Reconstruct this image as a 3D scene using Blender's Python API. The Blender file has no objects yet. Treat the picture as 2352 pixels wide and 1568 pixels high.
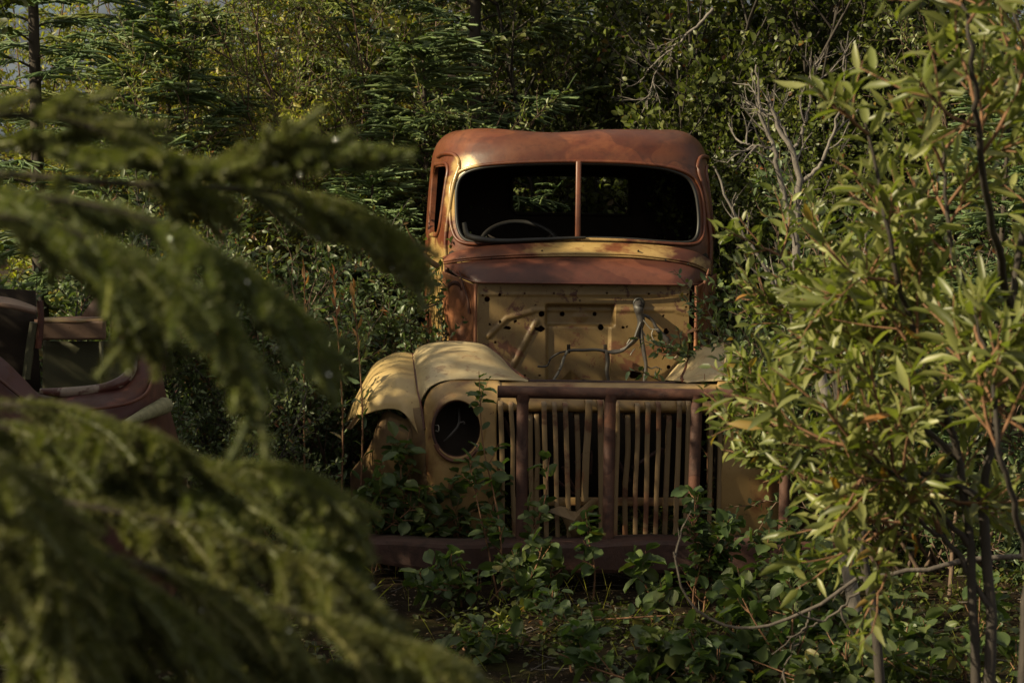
import bpy, bmesh, math, random
import numpy as np
from mathutils import Vector, Matrix, Euler
R = math.radians
scene = bpy.context.scene
col = scene.collection

# ------------------------------------------------------------------ camera, world, sun
W2, F2, PITCH, CAMH = 2352.0, 4815.0, R(3.73), 1.70
cam_d = bpy.data.cameras.new('camera'); cam = bpy.data.objects.new('camera', cam_d); col.objects.link(cam)
cam.location = (0, 0, CAMH); cam.rotation_euler = (R(90) - PITCH, 0, 0)
cam_d.sensor_width = 36; cam_d.lens = F2 / W2 * 36
cam_d.clip_start = 0.1; cam_d.clip_end = 6000
cam_d.dof.use_dof = True; cam_d.dof.focus_distance = 10.0; cam_d.dof.aperture_fstop = 7.5
cam_d.dof.aperture_blades = 0
scene.camera = cam
SUN_EL, SUN_AZ = R(31), R(-113)         # azimuth from +Y, clockwise positive
sun_d = bpy.data.lights.new('sun', 'SUN'); sun = bpy.data.objects.new('sun', sun_d); col.objects.link(sun)
sun_d.energy = 5.0; sun_d.angle = R(0.5); sun_d.color = (1.0, 0.86, 0.56)
to_sun = Vector((math.sin(SUN_AZ) * math.cos(SUN_EL), math.cos(SUN_AZ) * math.cos(SUN_EL), math.sin(SUN_EL)))
sun.rotation_euler = to_sun.to_track_quat('Z', 'Y').to_euler()
world = bpy.data.worlds.new('World'); scene.world = world; world.use_nodes = True
wt = world.node_tree; wt.nodes.clear()
wo = wt.nodes.new('ShaderNodeOutputWorld'); wb = wt.nodes.new('ShaderNodeBackground')
sky = wt.nodes.new('ShaderNodeTexSky'); sky.sky_type = 'NISHITA'; sky.sun_disc = False
sky.sun_elevation = SUN_EL; sky.sun_rotation = SUN_AZ; sky.dust_density = 2.5; sky.ozone_density = 1.0
wtc = wt.nodes.new('ShaderNodeTexCoord'); wn = wt.nodes.new('ShaderNodeTexNoise'); wn.inputs['Scale'].default_value = 2.2
wn.inputs['Detail'].default_value = 7
wr = wt.nodes.new('ShaderNodeMapRange'); wr.inputs['From Min'].default_value = .42; wr.inputs['From Max'].default_value = .6
wm = wt.nodes.new('ShaderNodeMix'); wm.data_type = 'RGBA'; wm.inputs['B'].default_value = (12, 11.3, 9.6, 1)
wt.links.new(wtc.outputs['Generated'], wn.inputs['Vector']); wt.links.new(wn.outputs['Fac'], wr.inputs['Value'])
wt.links.new(wr.outputs['Result'], wm.inputs['Factor']); wt.links.new(sky.outputs['Color'], wm.inputs['A'])
wt.links.new(wm.outputs['Result'], wb.inputs['Color']); wb.inputs['Strength'].default_value = 0.04
wt.links.new(wb.outputs['Background'], wo.inputs['Surface'])
scene.view_settings.view_transform = 'Standard'; scene.view_settings.look = 'None'
scene.view_settings.gamma = 1; scene.view_settings.exposure = 0.88
scene.render.engine = 'CYCLES'
scene.cycles.max_bounces = 6; scene.cycles.transparent_max_bounces = 4

# ------------------------------------------------------------------ pixel helpers (2352 x 1568 grid)
Fw = Vector((0, math.cos(PITCH), -math.sin(PITCH))); Up = Vector((0, math.sin(PITCH), math.cos(PITCH)))
def ray(px, py):
    return Fw + Vector((1, 0, 0)) * ((px - 1176) / F2) + Up * ((784 - py) / F2)
def P(px, py, Y):
    d = ray(px, py); return Vector((0, 0, CAMH)) + d * (Y / d.y)
def GX(px, Y):                                       # world x of a pixel column at depth Y
    return (px - 1176) / F2 * Y * 1.0
# ------------------------------------------------------------------ scene helpers
def tag(o, label=None, cat=None, group=None, kind=None):
    if label: o['label'] = label
    if cat: o['category'] = cat
    if group: o['group'] = group
    if kind: o['kind'] = kind
    return o
def empty(name, loc=(0, 0, 0), rz=0, **k):
    o = bpy.data.objects.new(name, None); col.objects.link(o); o.location = loc; o.rotation_euler = (0, 0, rz)
    o.empty_display_size = .2
    return tag(o, **k)
def link(name, me, mat=None, parent=None, smooth=None):
    o = bpy.data.objects.new(name, me); col.objects.link(o)
    if mat is not None:
        for m in (mat if isinstance(mat, (list, tuple)) else [mat]): me.materials.append(m)
    if parent is not None: o.parent = parent
    if smooth is not None:
        me.shade_smooth(); me.set_sharp_from_angle(angle=R(smooth))
    return o
def npmesh(name, V, faces):
    """V (n,3); faces: list of int arrays (m,k)"""
    me = bpy.data.meshes.new(name); V = np.asarray(V, dtype=np.float32)
    me.vertices.add(len(V)); me.vertices.foreach_set('co', V.ravel())
    faces = [np.asarray(f, dtype=np.int32) for f in faces if len(f)]
    loops = np.concatenate([f.ravel() for f in faces]); tot = np.concatenate([np.full(len(f), f.shape[1]) for f in faces])
    me.loops.add(len(loops)); me.loops.foreach_set('vertex_index', loops)
    me.polygons.add(len(tot)); st = np.concatenate([[0], np.cumsum(tot)[:-1]])
    me.polygons.foreach_set('loop_start', st.astype(np.int32))
    me.update(calc_edges=True); return me
class Geo:                                           # collects vertex/face arrays into one mesh
    def __init__(s): s.V = []; s.F = {}; s.n = 0
    def add(s, V, *faces):
        V = np.asarray(V, float).reshape(-1, 3)
        for f in faces:
            f = np.asarray(f, int)
            if f.size: s.F.setdefault(f.shape[1], []).append(f + s.n)
        s.V.append(V); s.n += len(V); return s
    def mesh(s, name): return npmesh(name, np.concatenate(s.V), [np.concatenate(v) for v in s.F.values()])
    def build(s, name, mat, parent=None, smooth=None): return link(name, s.mesh(name), mat, parent, smooth)

def crom(Pn, n):                                     # Catmull-Rom along axis 0
    Pn = np.asarray(Pn, float); k = len(Pn)
    if k == 2:
        t = np.linspace(0, 1, n).reshape((-1,) + (1,) * (Pn.ndim - 1)); return Pn[0] * (1 - t) + Pn[1] * t
    E = np.concatenate([[2 * Pn[0] - Pn[1]], Pn, [2 * Pn[-1] - Pn[-2]]])
    u = np.linspace(0, k - 1, n); i = np.minimum(u.astype(int), k - 2); t = (u - i).reshape((-1,) + (1,) * (Pn.ndim - 1))
    a, b, c, d = E[i], E[i + 1], E[i + 2], E[i + 3]
    return .5 * (2 * b + (c - a) * t + (2 * a - 5 * b + 4 * c - d) * t ** 2 + (3 * b - a - 3 * c + d) * t ** 3)
def closed(Pn, n):
    Pn = np.asarray(Pn, float); k = len(Pn)
    E = np.concatenate([Pn[-1:], Pn, Pn[:2]]); u = np.linspace(0, k, n, endpoint=False); i = u.astype(int) % k; t = (u - u.astype(int))[:, None]
    a, b, c, d = E[i], E[i + 1], E[i + 2], E[i + 3]
    return .5 * (2 * b + (c - a) * t + (2 * a - 5 * b + 4 * c - d) * t ** 2 + (3 * b - a - 3 * c + d) * t ** 3)
def grid_faces(a, b, closeu=False):
    i = np.arange(a - (0 if closeu else 1))[:, None]; j = np.arange(b - 1)[None, :]; i2 = (i + 1) % a
    return np.stack([i * b + j, i2 * b + j, i2 * b + j + 1, i * b + j + 1], -1).reshape(-1, 4)
def norm(v): return v / np.maximum(np.linalg.norm(v, axis=-1, keepdims=True), 1e-9)
def frames(T):
    ref = np.where(np.abs(T[..., 2:3]) > .9, np.array([1., 0, 0]), np.array([0, 0, 1.])); A = norm(np.cross(T, ref)); return A, np.cross(T, A)
def tubes(Pn, Rr, sides=4, caps=False):
    """Pn (N,K,3) Rr (N,K)"""
    Pn = np.asarray(Pn, float); N, K, _ = Pn.shape; Rr = np.broadcast_to(np.asarray(Rr, float), (N, K))
    T = norm(np.gradient(Pn, axis=1)); A, B = frames(T)
    an = np.arange(sides) / sides * 2 * np.pi
    V = Pn[:, :, None] + Rr[:, :, None, None] * (A[:, :, None] * np.cos(an)[:, None] + B[:, :, None] * np.sin(an)[:, None])
    base = (np.arange(N) * K * sides)[:, None, None]; k = np.arange(K - 1)[None, :, None] * sides; s = np.arange(sides)[None, None, :]; s2 = (s + 1) % sides
    F = np.stack([base + k + s, base + k + s2, base + k + sides + s2, base + k + sides + s], -1).reshape(-1, 4)
    out = [V.reshape(-1, 3), F]
    if caps:
        b = np.arange(N)[:, None] * K * sides; idx = np.arange(sides)[None]
        out.append(np.concatenate([(b + idx)[:, ::-1], b + (K - 1) * sides + idx]))
    return out
def tube(pts, r, sides=10, n=None, caps=True):
    p = crom(np.array([list(q) for q in pts]), n or max(2, len(pts) * 4)) if (n is None and len(pts) > 2) or n else np.array([list(q) for q in pts], float)
    rr = np.interp(np.linspace(0, 1, len(p)), np.linspace(0, 1, len(np.atleast_1d(r))), np.atleast_1d(r))
    return tubes(p[None], rr[None], sides, caps)
def box(c, s, rot=None):
    v = np.array([[x, y, z] for x in (-.5, .5) for y in (-.5, .5) for z in (-.5, .5)]) * np.array(s)
    if rot is not None: v = v @ np.array(Euler(rot).to_matrix()).T
    return v + np.array(c), np.array([[0, 1, 3, 2], [4, 6, 7, 5], [0, 4, 5, 1], [2, 3, 7, 6], [0, 2, 6, 4], [1, 5, 7, 3]])
def bev(o, w=.004, s=2):
    m = o.modifiers.new('bevel', 'BEVEL'); m.width = w; m.segments = s; m.limit_method = 'ANGLE'; return o
def patch(name, rows, mat, parent, nu=40, nv=40, thick=.004, mirror=False, dent=0, seed=0, smooth=50):
    g = crom(np.asarray(rows, float), nu); g = np.swapaxes(crom(np.swapaxes(g, 0, 1), nv), 0, 1)
    if dent:
        rs = np.random.RandomState(seed); X = g.reshape(-1, 3)
        n = sum(np.sin(X @ (rs.randn(3) * f) + rs.rand() * 6) / (i + 1.5) for i, f in enumerate([5, 9, 16, 26]))
        du = np.gradient(g, axis=0); dv = np.gradient(g, axis=1); N = norm(np.cross(du, dv)); g = g + N * (n * dent).reshape(nu, nv, 1)
    if mirror: g = g * np.array([-1, 1, 1])
    f = grid_faces(nu, nv)
    if mirror: f = f[:, ::-1]
    o = Geo().add(g.reshape(-1, 3), f).build(name, mat, parent, smooth)
    if thick: m = o.modifiers.new('solid', 'SOLIDIFY'); m.thickness = thick; m.offset = -1
    return o

# ------------------------------------------------------------------ materials
def newmat(name):
    m = bpy.data.materials.new(name); m.use_nodes = True; nt = m.node_tree; nt.nodes.clear()
    out = nt.nodes.new('ShaderNodeOutputMaterial'); return m, nt, out
def N(nt, t, **k):
    n = nt.nodes.new('ShaderNode' + t)
    for a, v in k.items():
        if hasattr(n, a): setattr(n, a, v)
        else: n.inputs[a.replace('_', ' ')].default_value = v
    return n
def ramp(nt, fac, stops):
    r = nt.nodes.new('ShaderNodeValToRGB'); e = r.color_ramp.elements
    while len(e) < len(stops): e.new(.5)
    for i, (p, c) in enumerate(stops): e[i].position = p; e[i].color = (*c, 1) if len(c) == 3 else c
    nt.links.new(fac, r.inputs['Fac']); return r.outputs['Color']
def mixc(nt, f, a, b, mode='MIX'):
    m = nt.nodes.new('ShaderNodeMix'); m.data_type = 'RGBA'; m.blend_type = mode
    for s, v in (('Factor', f), ('A', a), ('B', b)):
        inp = [i for i in m.inputs if i.name == s and (i.type == 'RGBA' or s == 'Factor' and i.type == 'VALUE')][0]
        if hasattr(v, 'node'): nt.links.new(v, inp)
        else: inp.default_value = v if s == 'Factor' else (*v, 1)
    return [o for o in m.outputs if o.type == 'RGBA'][0]
def math_(nt, op, a, b=0.0, c=None, clamp=False):
    m = nt.nodes.new('ShaderNodeMath'); m.operation = op; m.use_clamp = clamp
    for i, v in enumerate((a, b) if c is None else (a, b, c)):
        if hasattr(v, 'node'): nt.links.new(v, m.inputs[i])
        else: m.inputs[i].default_value = v
    return m.outputs[0]
def noise(nt, vec, scale, detail=5, rough=.55, dist=0, sx=(1, 1, 1)):
    if sx != (1, 1, 1):
        mp = nt.nodes.new('ShaderNodeMapping'); mp.inputs['Scale'].default_value = sx; nt.links.new(vec, mp.inputs['Vector']); vec = mp.outputs[0]
    n = nt.nodes.new('ShaderNodeTexNoise'); n.inputs['Scale'].default_value = scale; n.inputs['Detail'].default_value = detail
    n.inputs['Roughness'].default_value = rough; n.inputs['Distortion'].default_value = dist
    nt.links.new(vec, n.inputs['Vector']); return n.outputs['Fac']
def step(nt, v, a, b):
    m = nt.nodes.new('ShaderNodeMapRange'); m.interpolation_type = 'SMOOTHSTEP'
    m.inputs['From Min'].default_value = a; m.inputs['From Max'].default_value = b
    nt.links.new(v, m.inputs['Value']); return m.outputs['Result']
def rusty(name, paint, rust, amount=.5, scale=2.5, stretch=(1, 1, 1), blobs=(), rough=.5, dark=.35, edge=.05, rust2=None, grime=.5, bump=.25, streak=0, scr=0, spots=0):
    """old paint giving way to rust; blobs = (centre, radius, strength) push the balance to rust(+) or paint(-)"""
    m, nt, out = newmat(name); tc = N(nt, 'TexCoord').outputs['Object']
    n1 = noise(nt, tc, scale, 8, .6, .6, stretch)
    v = n1
    for c, r, s in blobs:
        d = nt.nodes.new('ShaderNodeVectorMath'); d.operation = 'DISTANCE'; d.inputs[1].default_value = c; nt.links.new(tc, d.inputs[0])
        v = math_(nt, 'ADD', v, math_(nt, 'MULTIPLY', math_(nt, 'SUBTRACT', 1.0, step(nt, d.outputs['Value'], 0, r)), s))
    v = math_(nt, 'ADD', v, math_(nt, 'MULTIPLY', math_(nt, 'SUBTRACT', noise(nt, tc, 26, 8, .75), .5), .14)); edge = edge * .8
    th = 1 - amount
    msk = step(nt, v, th - edge, th + edge)
    if streak:
        s1 = noise(nt, tc, 14, 4, .6, .2, (1, 1, .12)); msk = math_(nt, 'MAXIMUM', msk, math_(nt, 'MULTIPLY', step(nt, s1, .55, .72), streak))
    sp = math_(nt, 'MAXIMUM', step(nt, noise(nt, tc, 42, 3, .7), .66, .72), step(nt, noise(nt, tc, 15, 6, .8), .66, .70))
    msk = math_(nt, 'MAXIMUM', msk, sp)
    if spots: msk = math_(nt, 'MAXIMUM', msk, math_(nt, 'MULTIPLY', step(nt, noise(nt, tc, 11, 9, .75, .3),   .565, .60), spots))
    pv = mixc(nt, noise(nt, tc, 3.1, 6, .6, .4), [c * .62 for c in paint], [min(1, c * 1.3) for c in paint])
    pv = mixc(nt, math_(nt, 'MULTIPLY', step(nt, noise(nt, tc, 5, 7, .7, .5, (1, 1, .5)), .42, .75), grime), pv, [paint[0] * .5, paint[1] * .36, paint[2] * .22])
    r2 = rust2 or (rust[0] * 1.5, rust[1] * 1.9, rust[2] * 1.6)
    rv = mixc(nt, step(nt, noise(nt, tc, 4.3, 8, .65, .8), .35, .7), rust, r2)
    big = N(nt, 'TexVoronoi', feature='SMOOTH_F1'); big.inputs['Scale'].default_value = 2.3; big.inputs['Smoothness'].default_value = .12
    wv = nt.nodes.new('ShaderNodeVectorMath'); wv.operation = 'ADD'; wn_ = nt.nodes.new('ShaderNodeTexNoise'); wn_.inputs['Scale'].default_value = 2.0; nt.links.new(tc, wn_.inputs['Vector']); nt.links.new(tc, wv.inputs[0]); nt.links.new(wn_.outputs['Color'], wv.inputs[1]); nt.links.new(wv.outputs[0], big.inputs['Vector'])
    sepc = nt.nodes.new('ShaderNodeSeparateColor'); nt.links.new(big.outputs['Color'], sepc.inputs[0])
    rv = mixc(nt, math_(nt, 'MULTIPLY', step(nt, sepc.outputs[0], .42, .5), .55), rv, [rust[0] * .38, rust[1] * .34, rust[2] * .4])
    rv = mixc(nt, math_(nt, 'MULTIPLY', step(nt, sepc.outputs[1], .62, .70), .45), rv, [rust[0] * 1.5, rust[1] * 2.0, rust[2] * 2.0])
    rv = mixc(nt, math_(nt, 'MULTIPLY', step(nt, noise(nt, tc, 17, 6, .7), .45, .7), dark), rv, [c * .3 for c in rust])
    c = mixc(nt, msk, pv, rv)
    if scr:                                          # fine scratches through the paint
        s2 = noise(nt, tc, 30, 3, .5, .1, (1, 3, .15)); c = mixc(nt, math_(nt, 'MULTIPLY', step(nt, s2, .6, .66), scr), c, [rust[0] * .7, rust[1] * .7, rust[2] * .7])
    b = N(nt, 'BsdfPrincipled'); nt.links.new(c, b.inputs['Base Color'])
    rg = math_(nt, 'ADD', math_(nt, 'MULTIPLY', msk, .14), math_(nt, 'MULTIPLY_ADD', noise(nt, tc, 9, 5), .3, rough - .15))
    nt.links.new(rg, b.inputs['Roughness']); b.inputs['Specular IOR Level'].default_value = .45
    bp = N(nt, 'Bump'); bp.inputs['Strength'].default_value = bump; bp.inputs['Distance'].default_value = .004
    h = math_(nt, 'ADD', math_(nt, 'MULTIPLY', noise(nt, tc, 60, 5, .7), .6), math_(nt, 'MULTIPLY', noise(nt, tc, 2.2, 3), 6.0))
    h = math_(nt, 'SUBTRACT', h, math_(nt, 'MULTIPLY', msk, .3))
    nt.links.new(h, bp.inputs['Height']); nt.links.new(bp.outputs[0], b.inputs['Normal'])
    nt.links.new(b.outputs[0], out.inputs['Surface']); return m
def leafmat(name, cols, trans=.35, rough=.38, tcol=(1.3, 1.5, .5), spec=.5, veins=False):
    m, nt, out = newmat(name); g = N(nt, 'NewGeometry'); oi = N(nt, 'ObjectInfo')
    c = ramp(nt, g.outputs['Random Per Island'], cols)
    hs = N(nt, 'HueSaturation'); nt.links.new(c, hs.inputs['Color'])
    nt.links.new(math_(nt, 'MULTIPLY_ADD', oi.outputs['Random'], .03, .485), hs.inputs['Hue'])
    rnd = N(nt, 'TexWhiteNoise', noise_dimensions='1D'); nt.links.new(math_(nt, 'MULTIPLY', g.outputs['Random Per Island'], 917.3), rnd.inputs['W'])
    nt.links.new(math_(nt, 'MULTIPLY_ADD', rnd.outputs['Value'], .7, .65), hs.inputs['Value'])
    b = N(nt, 'BsdfPrincipled', Roughness=rough); b.inputs['Specular IOR Level'].default_value = spec
    nt.links.new(hs.outputs[0], b.inputs['Base Color'])
    t = N(nt, 'BsdfTranslucent'); nt.links.new(mixc(nt, 1.0, hs.outputs[0], tcol, 'MULTIPLY'), t.inputs['Color'])
    mx = N(nt, 'MixShader'); mx.inputs[0].default_value = trans
    nt.links.new(b.outputs[0], mx.inputs[1]); nt.links.new(t.outputs[0], mx.inputs[2]); nt.links.new(mx.outputs[0], out.inputs['Surface'])
    return m
def barkmat(name, c1, c2, scale=25, rough=.8):
    m, nt, out = newmat(name); tc = N(nt, 'TexCoord').outputs['Object']
    f = noise(nt, tc, scale, 6, .7, .5, (1, 1, .35)); c = ramp(nt, f, [(.3, c1), (.7, c2)])
    b = N(nt, 'BsdfPrincipled', Roughness=rough); nt.links.new(c, b.inputs['Base Color'])
    bp = N(nt, 'Bump'); bp.inputs['Strength'].default_value = .6; bp.inputs['Distance'].default_value = .01
    nt.links.new(f, bp.inputs['Height']); nt.links.new(bp.outputs[0], b.inputs['Normal']); nt.links.new(b.outputs[0], out.inputs['Surface']); return m
def plain(name, c, rough=.6, spec=.4, var=.4, scale=12):
    m, nt, out = newmat(name); tc = N(nt, 'TexCoord').outputs['Object']
    cc = mixc(nt, noise(nt, tc, scale, 6, .65), [x * (1 - var) for x in c], [x * (1 + var) for x in c])
    b = N(nt, 'BsdfPrincipled', Roughness=rough); b.inputs['Specular IOR Level'].default_value = spec
    nt.links.new(cc, b.inputs['Base Color']); nt.links.new(b.outputs[0], out.inputs['Surface']); return m

CREAM = (.42, .33, .185); OCHRE = (.34, .225, .085); RUST = (.088, .021, .008); BROWN = (.055, .022, .016)
M = {}
M['cab'] = rusty('cab_paint', OCHRE, RUST, .66, 1.5, (1, 1, 1.6), blobs=[((-.62, 1.95, 1.90), .17, -.22), ((-.70, 1.9, 1.70), .22, -.30), ((-.72, 1.9, 1.2), .35, -.25),
    ((-.8, 2.2, 1.2), .6, -.28), ((.15, 1.7, 1.47), .45, -.2), ((.55, 1.75, 1.46), .25, -.16), ((0, 1.9, 2.1), .8, .25), ((.6, 1.8, 1.75), .35, .15)],
    rough=.30, dark=.5, edge=.07, rust2=(.150, .050, .018), scr=.25)
M['cowl'] = rusty('cowl_rust', OCHRE, RUST, .60, 1.8, (1, 1.2, 3), blobs=[((0, 1.66, 1.46), .5, -.16), ((.45, 1.7, 1.45), .35, -.16), ((-.5, 1.7, 1.42), .25, .2)], rough=.36, rust2=(.16, .055, .022), edge=.08)
M['lip'] = rusty('cowl_lip_rust', OCHRE, (.085, .021, .011), .85, 2.0, (1, 1, 2.5), rough=.34, rust2=(.12, .036, .016), edge=.08, dark=.5)
M['fender'] = rusty('fender_cream', CREAM, (.15, .05, .022), .30, 2.2, (1, 1, 1), rough=.40, grime=.45, edge=.03, bump=.15, dark=.4, spots=.5)
M['fender_out'] = rusty('fender_side_cream', (.37, .265, .115), (.12, .042, .02), .38, 2.2, (1, 1, 1), blobs=[((-1.0, .5, .45), .35, .2), ((1.0, .5, .45), .35, .2), ((-.95, .7, .8), .3, -.1)], rough=.42, grime=.5, edge=.1, bump=.15)
M['nose'] = rusty('nose_ochre', (.30, .19, .075), (.15, .05, .022), .40, 2.4, (1, 1, 1), blobs=[((-.68, .4, .85), .13, .17)], rough=.45, grime=.45, edge=.10, bump=.15)
M['kick'] = rusty('kick_panel_rust', OCHRE, (.17, .055, .022), .72, 3, (1.5, 1, .7), rough=.4, rust2=(.24, .10, .045), bump=.3)
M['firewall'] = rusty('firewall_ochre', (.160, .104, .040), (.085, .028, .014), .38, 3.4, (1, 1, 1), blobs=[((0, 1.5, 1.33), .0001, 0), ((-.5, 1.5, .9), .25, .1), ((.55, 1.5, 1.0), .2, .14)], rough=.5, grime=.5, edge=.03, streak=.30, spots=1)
M['bar'] = rusty('grille_bar_paint', (.20, .132, .065), (.14, .050, .024), .42, 3.2, (1, 1, 1.4), blobs=[((x, .25, .84), .09, .25) for x in (-.45, -.22, 0, .22, .45)], rough=.5, edge=.06)
M['pipe'] = rusty('pipe_rust', (.075, .036, .026), (.065, .024, .016), .6, 5, rough=.6, rust2=(.12, .045, .022), bump=1.0, dark=.7)
M['bumper'] = rusty('bumper_rust', (.055, .023, .017), (.045, .017, .012), .5, 3, rough=.65, rust2=(.075, .028, .016), bump=1.0, dark=.7)
M['rubber'] = plain('black_rubber', (.012, .011, .010), .5)
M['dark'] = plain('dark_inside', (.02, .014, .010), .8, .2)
M['cable'] = plain('cloth_cable', (.035, .03, .027), .55, .5, .7, 60)
M['greywire'] = plain('frayed_wire', (.16, .145, .12), .5, .5, .5, 60)
M['maroon'] = rusty('maroon_paint', (.055, .012, .009), (.065, .021, .012), .45, 3.5, rough=.6, rust2=(.12, .036, .018), dark=.5, grime=.6, bump=.3)
M['maroon_sill'] = rusty('worn_sill', (.075, .025, .02), (.30, .23, .17), .45, 9, (1, 1, 1), rough=.4, rust2=(.4, .33, .27), edge=.04)
M['oldyellow'] = rusty('old_yellow', (.17, .115, .05), (.13, .05, .03), .45, 4, rough=.55)
M['oldgreen'] = rusty('old_green', (.045, .044, .018), (.08, .035, .02), .35, 3, rough=.6)
M['pinkmetal'] = rusty('faded_metal', (.17, .105, .075), (.11, .05, .03), .4, 4, rough=.6)
M['straw'] = barkmat('weathered_trim', (.13, .12, .06), (.26, .24, .13), 40)

# ------------------------------------------------------------------ ground, hills
gs = np.sign(np.linspace(-1, 1, 220)) * np.abs(np.linspace(-1, 1, 220)) ** 3.2 * 1500
gx, gy = np.meshgrid(gs, gs + 9, indexing='ij')
gz = .045 * np.sin(gx * 1.3 + .6) * np.cos(gy * 1.1) + .03 * np.sin(gx * 3.1 + gy * 2.3) + .018 * np.sin(gx * 7.3 - gy * 5.1) + .012 * np.sin(gx * 13 + gy * 9)
gz *= np.clip(60 / (1 + np.hypot(gx, gy)), 0, 1)
gz[np.abs(gx - .4) < 1.3] *= .6
m, nt, out = newmat('forest_soil'); tc = N(nt, 'TexCoord').outputs['Object']
c = ramp(nt, noise(nt, tc, 9, 9, .75, .4), [(.3, (.008, .006, .003)), (.5, (.030, .019, .009)), (.62, (.05, .034, .015)), (.75, (.10, .075, .04))])
c = mixc(nt, step(nt, noise(nt, tc, 1.6, 5, .6), .5, .66), c, mixc(nt, noise(nt, tc, 30, 5, .7), (.018, .022, .006), (.09, .075, .02)))
c = mixc(nt, step(nt, noise(nt, tc, 75, 2, .6), .7, .76), c, (.22, .19, .14))
b = N(nt, 'BsdfPrincipled', Roughness=.95); b.inputs['Specular IOR Level'].default_value = .12; nt.links.new(c, b.inputs['Base Color']); bp = N(nt, 'Bump'); bp.inputs['Distance'].default_value = .06
nt.links.new(noise(nt, tc, 35, 8, .8), bp.inputs['Height']); nt.links.new(bp.outputs[0], b.inputs['Normal']); nt.links.new(b.outputs[0], out.inputs['Surface'])
g = Geo().add(np.stack([gx, gy, gz], -1).reshape(-1, 3), grid_faces(220, 220)); tag(g.build('ground', m, smooth=80), kind='structure')
def ground_z(x, y):
    z = .045 * math.sin(x * 1.3 + .6) * math.cos(y * 1.1) + .03 * math.sin(x * 3.1 + y * 2.3) + .018 * math.sin(x * 7.3 - y * 5.1)
    return z * (.6 if abs(x - .4) < 1.3 else 1) * min(1, 60 / (1 + math.hypot(x, y)))
rs = np.random.RandomState(3)
hx = np.linspace(-900, 900, 160); hv = np.linspace(0, 1, 24)
rid = 112 + 22 * np.sin(hx * .006 + 1.2) + 9 * np.sin(hx * .021) + 5 * np.sin(hx * .06 + 1) + 2.5 * np.sin(hx * .17) - 22 * np.exp(-((hx + 226) / 22) ** 2) - 22 * np.exp(-((hx - 8) / 20) ** 2) - 20 * np.exp(-((hx - 163) / 14) ** 2)
HX, HV = np.meshgrid(hx, hv, indexing='ij'); prof = np.sin(HV * np.pi)
HZ = -4 + (rid[:, None] + 4 * np.sin(HX * .05 + HV * 30)) * prof; HY = 1150 + 700 * (HV - .5) + 30 * np.sin(HX * .01)
m, nt, out = newmat('mountain_painted_haze'); tc = N(nt, 'TexCoord').outputs['Object']
c = ramp(nt, noise(nt, tc, .03, 10, .7), [(.3, (.030, .045, .078)), (.7, (.055, .072, .108))]); b = N(nt, 'BsdfPrincipled', Roughness=.95)  # distance haze painted into the forest's blue-grey base colour
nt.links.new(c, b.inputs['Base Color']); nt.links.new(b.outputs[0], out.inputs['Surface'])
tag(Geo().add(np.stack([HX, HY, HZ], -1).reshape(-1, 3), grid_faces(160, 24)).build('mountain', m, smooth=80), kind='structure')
# ------------------------------------------------------------------ the wrecked truck (local: x right, y back, z up; origin on the ground under the bumper face)
YAW, ROLL = R(3.7), R(.6)
TM = Matrix.Translation((.466, 9.3, 0)) @ Matrix.Rotation(YAW, 4, 'Z') @ Matrix.Rotation(ROLL, 4, 'Y'); TI = TM.inverted()
truck = empty('abandoned_truck'); truck.matrix_world = TM
tag(truck, 'rusted ochre and red 1940s truck without hood, facing us behind a pipe bar guard', 'truck')
CL = TI @ Vector((0, 0, CAMH)); TI3 = TI.to_3x3()
def T(px, py, yl):
    d = TI3 @ ray(px, py); return np.array(CL + d * ((yl - CL.y) / d.y))
def TR(*rows): return [[T(*q) for q in r] for r in rows]
# --- cab shell
YC, DD, WW = 2.44, .66, .81
prof = []                                            # (z, inset, front shift)
for z in np.linspace(.42, 1.955, 34): prof.append((z, 0 if z > .6 else 0, 0))
RB = .18
for a in np.linspace(0, 1, 13)[1:]: prof.append((1.955 + RB * math.sin(a * math.pi / 2) * .93, RB * (1 - math.cos(a * math.pi / 2)), 0))
zt = prof[-1][0]
for i in np.linspace(RB, .58, 16)[1:]: prof.append((zt + .018 * (1 - ((.6 - i) / (.6 - RB)) ** 2), i, 0))
TH = np.linspace(0, 2 * np.pi, 220, endpoint=False)
def ring(z, inset, off=0.0):
    w = WW - .03 * np.clip((z - 1.5) / .5, 0, 1) - .03 * np.clip((1.1 - z) / .6, 0, 1) - inset - off
    yf = 1.78 + max(0, z - 1.5) * .18 + inset + off; yr = 3.12 - inset - off
    if inset > .57: w, yf, yr = max(w, .02), yf, yr
    c, s = np.cos(TH), np.sin(TH); n = 7.0 - 3.2 * np.clip((z - 1.75) / .25, 0, 1)
    r = (np.abs(c) ** n + np.abs(s) ** n) ** (-1 / n)
    yc, d = (yf + yr) / 2, (yr - yf) / 2; v = s * r
    x = w * c * r * (1 - .10 * ((1 - v) / 2) ** 1.5)
    return np.stack([x, yc + d * v + .05 * np.clip(-v, 0, 1) ** 2 * (x / .7) ** 2, np.full_like(c, z)], -1)
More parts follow.
